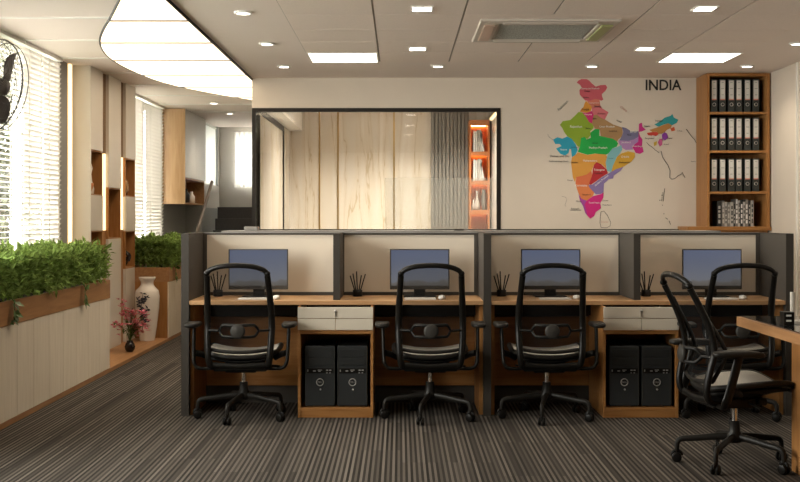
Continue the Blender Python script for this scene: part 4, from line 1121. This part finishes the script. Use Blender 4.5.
# ------------------------------------------------------------------ office chairs (local: faces +Y)
def make_chair():
    t = thing('office_chair', 'x', 'chair', group='black mesh office chairs')
    lg = None
    for k in range(5):
        m = MB()
        pth = smooth_path([(.02, 0, .150), (.10, 0, .146), (.20, 0, .133), (.268, 0, .126), (.292, 0, .112), (.298, 0, .085), (.298, 0, .066)], 3)
        rr = [(.016-.004*i/len(pth), .020-.008*i/len(pth)) for i in range(len(pth))]
        if lg is None:
            lg = m.sweep(pth, rr, 10).build('leg', M['graphite'], t); o = lg
            c = MB()
            for s in (-1, 1):
                c.lathe([(.0, -.009), (.020, -.009), (.0265, -.006), (.0265, .006), (.020, .009), (0, .009)], n=18, cap=False, mtx=Matrix.Translation((.298, s*.014, .0265)) @ Matrix.Rotation(PI/2, 4, 'X'))
            c.sweep(smooth_path([(.318, 0, .03), (.316, 0, .050), (.298, 0, .060), (.280, 0, .050), (.276, 0, .036)], 3), (.012, .006), 8, up=(0, 1, 0))
            c.lathe([(.010, .055), (.010, .075)], c=(.298, 0, 0), n=10)
            c.build('caster', M['black_gloss'], lg)
        else:
            o = lg.copy(); C.objects.link(o)
            for q in kids(lg):
                qq = q.copy(); C.objects.link(qq); qq.parent = o
        o.rotation_euler = (0, 0, radians(41+72*k))
    MB().lathe([(.0, .118), (.032, .120), (.044, .135), (.042, .160), (.030, .180), (.026, .235), (.0, .235)], n=22, cap=False).build('hub', M['graphite'], t)
    MB().lathe([(.0155, .23), (.0155, .315)], n=18).build('gas_piston', M['chrome'], t)
    me = MB().cbox((0, -.02, .338), (.20, .26, .05)).cbox((0, -.15, .345), (.34, .07, .04)).cbox((0, .10, .35), (.26, .05, .035))
    me.sweep([(.10, .04, .34), (.20, .04, .335), (.235, .04, .33)], .007, 8).sweep([(-.10, .06, .34), (-.20, .06, .335)], .007, 8)
    me.build('tilt_mechanism', M['black'], t, .008)
    # seat: woven mesh pad in a dark rim
    def se(a, p): return math.copysign(abs(cos(a))**p, cos(a)), math.copysign(abs(sin(a))**p, sin(a))
    def seatz(x, y):
        return .424+.034*(abs(x)/.24)**2.2+.016*max(0, min(1, (y+.1)/.25))-.030*max(0, (y-.17)/.105)**2
    N = 40
    top = MB()
    def ringpts(r, dz):
        out = []
        for k in range(N):
            c, s = se(2*PI*k/N, .55); x = .235*r*c; y = .045+.23*r*s
            out.append((x, y, seatz(x, y)+dz))
        return out
    vs = [(0, .045, seatz(0, .045)+.002)]; fs = []
    R = [.25, .5, .75, .90, .97]
    for r in R: vs += ringpts(r, .002)
    for k in range(N): fs.append((0, 1+k, 1+(k+1) % N))
    for j in range(len(R)-1):
        for k in range(N): fs.append((1+j*N+k, 1+(j+1)*N+k, 1+(j+1)*N+(k+1) % N, 1+j*N+(k+1) % N))
    b0 = len(vs); vs += ringpts(.97, -.012); vs.append((0, .045, seatz(0, .045)-.012))
    j = len(R)-1
    for k in range(N):
        fs.append((1+j*N+k, b0+k, b0+(k+1) % N, 1+j*N+(k+1) % N)); fs.append((len(vs)-1, b0+(k+1) % N, b0+k))
    top.add(vs, fs, True); o = top.build('seat', M['mesh_seat'], t); o['label'] = 'light grey woven seat'
    MB().sweep(ringpts(1.0, -.010), [(.016, .016)]*N, 8, closed=True).build('seat_rim', M['graphite'], t)
    sp = MB()
    sp.grid(lambda u, v: ((u-.5)*.40, -.17+.38*v, seatz((u-.5)*.40, -.17+.38*v)-.030-.035*(1-(2*u-1)**2)*(1-(2*v-1)**2)), 8, 8)
    o = sp.build('seat_pan', M['black'], t); sd = o.modifiers.new('thick', 'SOLIDIFY'); sd.thickness = .012
    # back: two tall uprights, an arched head rail, mesh in its own shell
    prof = [(.165, -.150, .345), (.185, -.215, .370), (.196, -.232, .43), (.203, -.215, .53), (.205, -.195, .62), (.202, -.215, .73), (.196, -.262, .84), (.190, -.318, .945)]
    bf = MB()
    for s in (-1, 1):
        p = smooth_path([(s*a, b, c) for a, b, c in prof], 4); n = len(p)
        bf.sweep(p, [(.017, .0215) if i < n-6 else (.016, .0195) for i in range(n)], 10, up=(1, 0, 0))
        bf.sphere((s*.190, -.322, .958), (.020, .020, .018), 12, 8)
    hd = smooth_path([(-.190, -.322, .958), (-.165, -.335, .982), (-.10, -.352, 1.003), (0, -.358, 1.010), (.10, -.352, 1.003), (.165, -.335, .982), (.190, -.322, .958)], 4)
    bf.sweep(hd, (.013, .0165), 10, up=(0, 0, 1))
    bf.sweep([(-.185, -.215, .372), (0, -.225, .362), (.185, -.215, .372)], (.012, .018), 8)
    bf.build('back_frame', M['black_gloss'], t)
    def py(z):
        for (x0, y0, z0), (x1, y1, z1) in zip(prof, prof[1:]):
            if z0 <= z <= z1: return y0+(y1-y0)*(z-z0)/(z1-z0)
        return prof[-1][1] if z > .9 else prof[0][1]
    def bm(u, v):
        z = .470+.510*v; q = 2*u-1
        wd = .185+.030*math.exp(-((z-.60)/.12)**2)
        bulge = .052*math.exp(-((z-.60)/.13)**2)
        zz_ = z+(.03*(1-q*q) if v > .95 else 0)-(.0 if v else .018*(1-q*q))
        return (q*wd, py(min(z, .94))+bulge-.040*(1-q*q)*(.5+.5*v)+.008, zz_)
    o = MB().grid(bm, 14, 20).build('back_mesh', M['back_mesh'], t); sd = o.modifiers.new('thick', 'SOLIDIFY'); sd.thickness = .003
    sh = MB()
    for s in (0, 1): sh.sweep([bm(s, v/20) for v in range(0, 17)], (.006, .012), 8, up=(0, 1, 0))
    sh.sweep([bm(u/10, 0) for u in range(11)], (.008, .012), 8)
    sh.build('mesh_shell', M['graphite'], t)
    lu = MB()
    yb = -.285
    for dz, w in ((.037, .090), (-.037, .090)):
        lu.sweep(smooth_path([(-w-.035, yb+.060, .592), (-w-.018, yb+.035, .592+dz*.8), (-w, yb+.022, .592+dz), (-.04, yb, .592+dz), (.04, yb, .592+dz), (w, yb+.022, .592+dz), (w+.018, yb+.035, .592+dz*.8), (w+.035, yb+.060, .592)], 4), (.006, .010), 8)
    lu.sweep([(-.20, yb+.078, .592), (-.13, yb+.05, .592)], .008, 8).sweep([(.20, yb+.078, .592), (.13, yb+.05, .592)], .008, 8)
    lp = lu.build('lumbar_support', M['black'], t)
    MB().lathe([(.0, .016), (.034, .015), (.045, .009), (.047, 0), (.045, -.006), (0, -.006)], n=26, cap=False, mtx=Matrix.Translation((0, yb-.004, .592)) @ Matrix.Rotation(PI/2, 4, 'X')).build('lumbar_disc', M['grey_disc'], lp)
    for s in (-1, 1):
        am = MB()
        am.sweep(smooth_path([(s*.305, -.105, .612), (s*.304, -.125, .53), (s*.300, -.155, .42), (s*.294, -.17, .375), (s*.27, -.172, .348), (s*.21, -.165, .342), (s*.13, -.15, .345)], 4), [(.024, .0115)]*13+[(.020, .0115)]*12, 10, up=(s, 0, 0))
        am.sweep(smooth_path([(s*.21, -.06, .40), (s*.25, -.10, .425), (s*.290, -.14, .44)], 3), (.016, .020), 8)
        ar = am.build('armrest', M['black_gloss'], t)
        pd = MB(); NN = 24
        vs = []; fs = []
        for zi, (z, r) in enumerate(((.606, .80), (.612, .97), (.622, 1), (.632, .96), (.638, .80), (.640, .4))):
            for k in range(NN):
                c, q = se(2*PI*k/NN, .6); vs.append((s*.31+.047*r*c, -.11+.135*r*q, z-.010*max(0, q-.4)))
        for j in range(5):
            for k in range(NN): fs.append((j*NN+k, j*NN+(k+1) % NN, (j+1)*NN+(k+1) % NN, (j+1)*NN+k))
        fs.append(tuple(range(NN-1, -1, -1))); fs.append(tuple(range(5*NN, 6*NN)))
        pd.add(vs, fs, True); pd.build('arm_pad', M['graphite'], ar)
    return t
ch0 = make_chair()
def turn_legs(root, deg):
    ls = sorted([k for k in kids(root) if k.name.startswith('leg')], key=lambda o: o.name)
    for k, o in enumerate(ls): o.rotation_euler = (0, 0, radians(deg+72*k))
YC = 7.72
for i, px in enumerate((237, 431.2, 553, 744.5)):
    x = (px-400)*(YC-.32)/1180
    lab = 'black mesh office chair seen from behind at the '+STN[i]
    if i == 0: ch0.location = (x, YC, 0); ch0['label'] = lab
    else: c = dup(ch0, (x, YC, 0), label=lab)
c = dup(ch0, (1.77, 6.24, 0), radians(7-90), 'black mesh office chair seen from the side, drawn up to the black topped table')
turn_legs(c, 20-(7-90))

# ------------------------------------------------------------------ table at the right edge
t = thing('table', 'oak edged table with black glass top at the right edge', 'table', (1.874, 6.57, 0))
MB().box(0, 1.5, -2.0, 0, .706, .757).build('table_top', M['oak_y'], t, .002)
MB().box(.022, 1.48, -1.98, -.022, .757, .762).build('glass_top', M['black_glass'], t, .001)
MB().box(.15, .19, -1.9, -.47, 0, .706).build('leg_panel', M['oak_z'], t, .002)
MB().box(1.31, 1.35, -1.9, -.47, 0, .706).build('leg_panel', M['oak_z'], t, .002)
MB().box(.19, 1.31, -.60, -.58, .30, .706).build('modesty_panel', M['oak_z'], t)
t = thing('desk_organizer', 'small black box with two pale stripes on the black glass table', 'organizer', (1.965, 5.98, .762))
MB().box(-.026, .026, -.025, .05, 0, .068).build('body', M['black_gloss'], t, .003)
MB().box(-.016, .010, -.0265, -.025, .046, .055).box(-.016, .010, -.0265, -.025, .020, .029).build('stripe', M['text_white'], t)
t = thing('table_lamp', 'slim cream lamp post cut by the right edge of the picture', 'lamp', (2.03, 6.1, .762))
MB().lathe([(.045, 0), (.045, .012), (.02, .018), (0, .018)], n=20, cap=False).build('base', M['white_plastic'], t)
MB().lathe([(.013, .015), (.013, .16)], n=14).build('post', M['cream'], t)

# ------------------------------------------------------------------ daylight, camera, colour
wd = bpy.data.worlds.new('sky'); bpy.context.scene.world = wd; wd.use_nodes = True
bg = wd.node_tree.nodes['Background']; bg.inputs['Color'].default_value = (1, .97, .91, 1); bg.inputs['Strength'].default_value = 9.5
for y0, y1, x in ((3.6, 7.25, -3.1), (7.75, 10.3, -3.1), (12.6, 14.76, -3.1)):
    pl = bpy.data.lights.new('window_portal', 'AREA'); pl.shape = 'RECTANGLE'; pl.size = 1.77; pl.size_y = y1-y0; pl.cycles.is_portal = True
    po = bpy.data.objects.new('window_portal', pl); C.objects.link(po); po.location = (x, (y0+y1)/2, 1.815); po.rotation_euler = (0, -PI/2, 0)

cd = bpy.data.cameras.new('camera'); cam = bpy.data.objects.new('camera', cd); C.objects.link(cam)
cam.location = (0, 0, 1.3); cam.rotation_euler = (PI/2, 0, 0)
cd.sensor_width = 36; cd.lens = 1180/800*36; cd.shift_y = -22/800; cd.clip_end = 100
sc = bpy.context.scene; sc.camera = cam
vs = sc.view_settings; vs.view_transform = 'Standard'; vs.look = 'None'; vs.gamma = 1; vs.exposure = 0.92; vs.use_curve_mapping = False
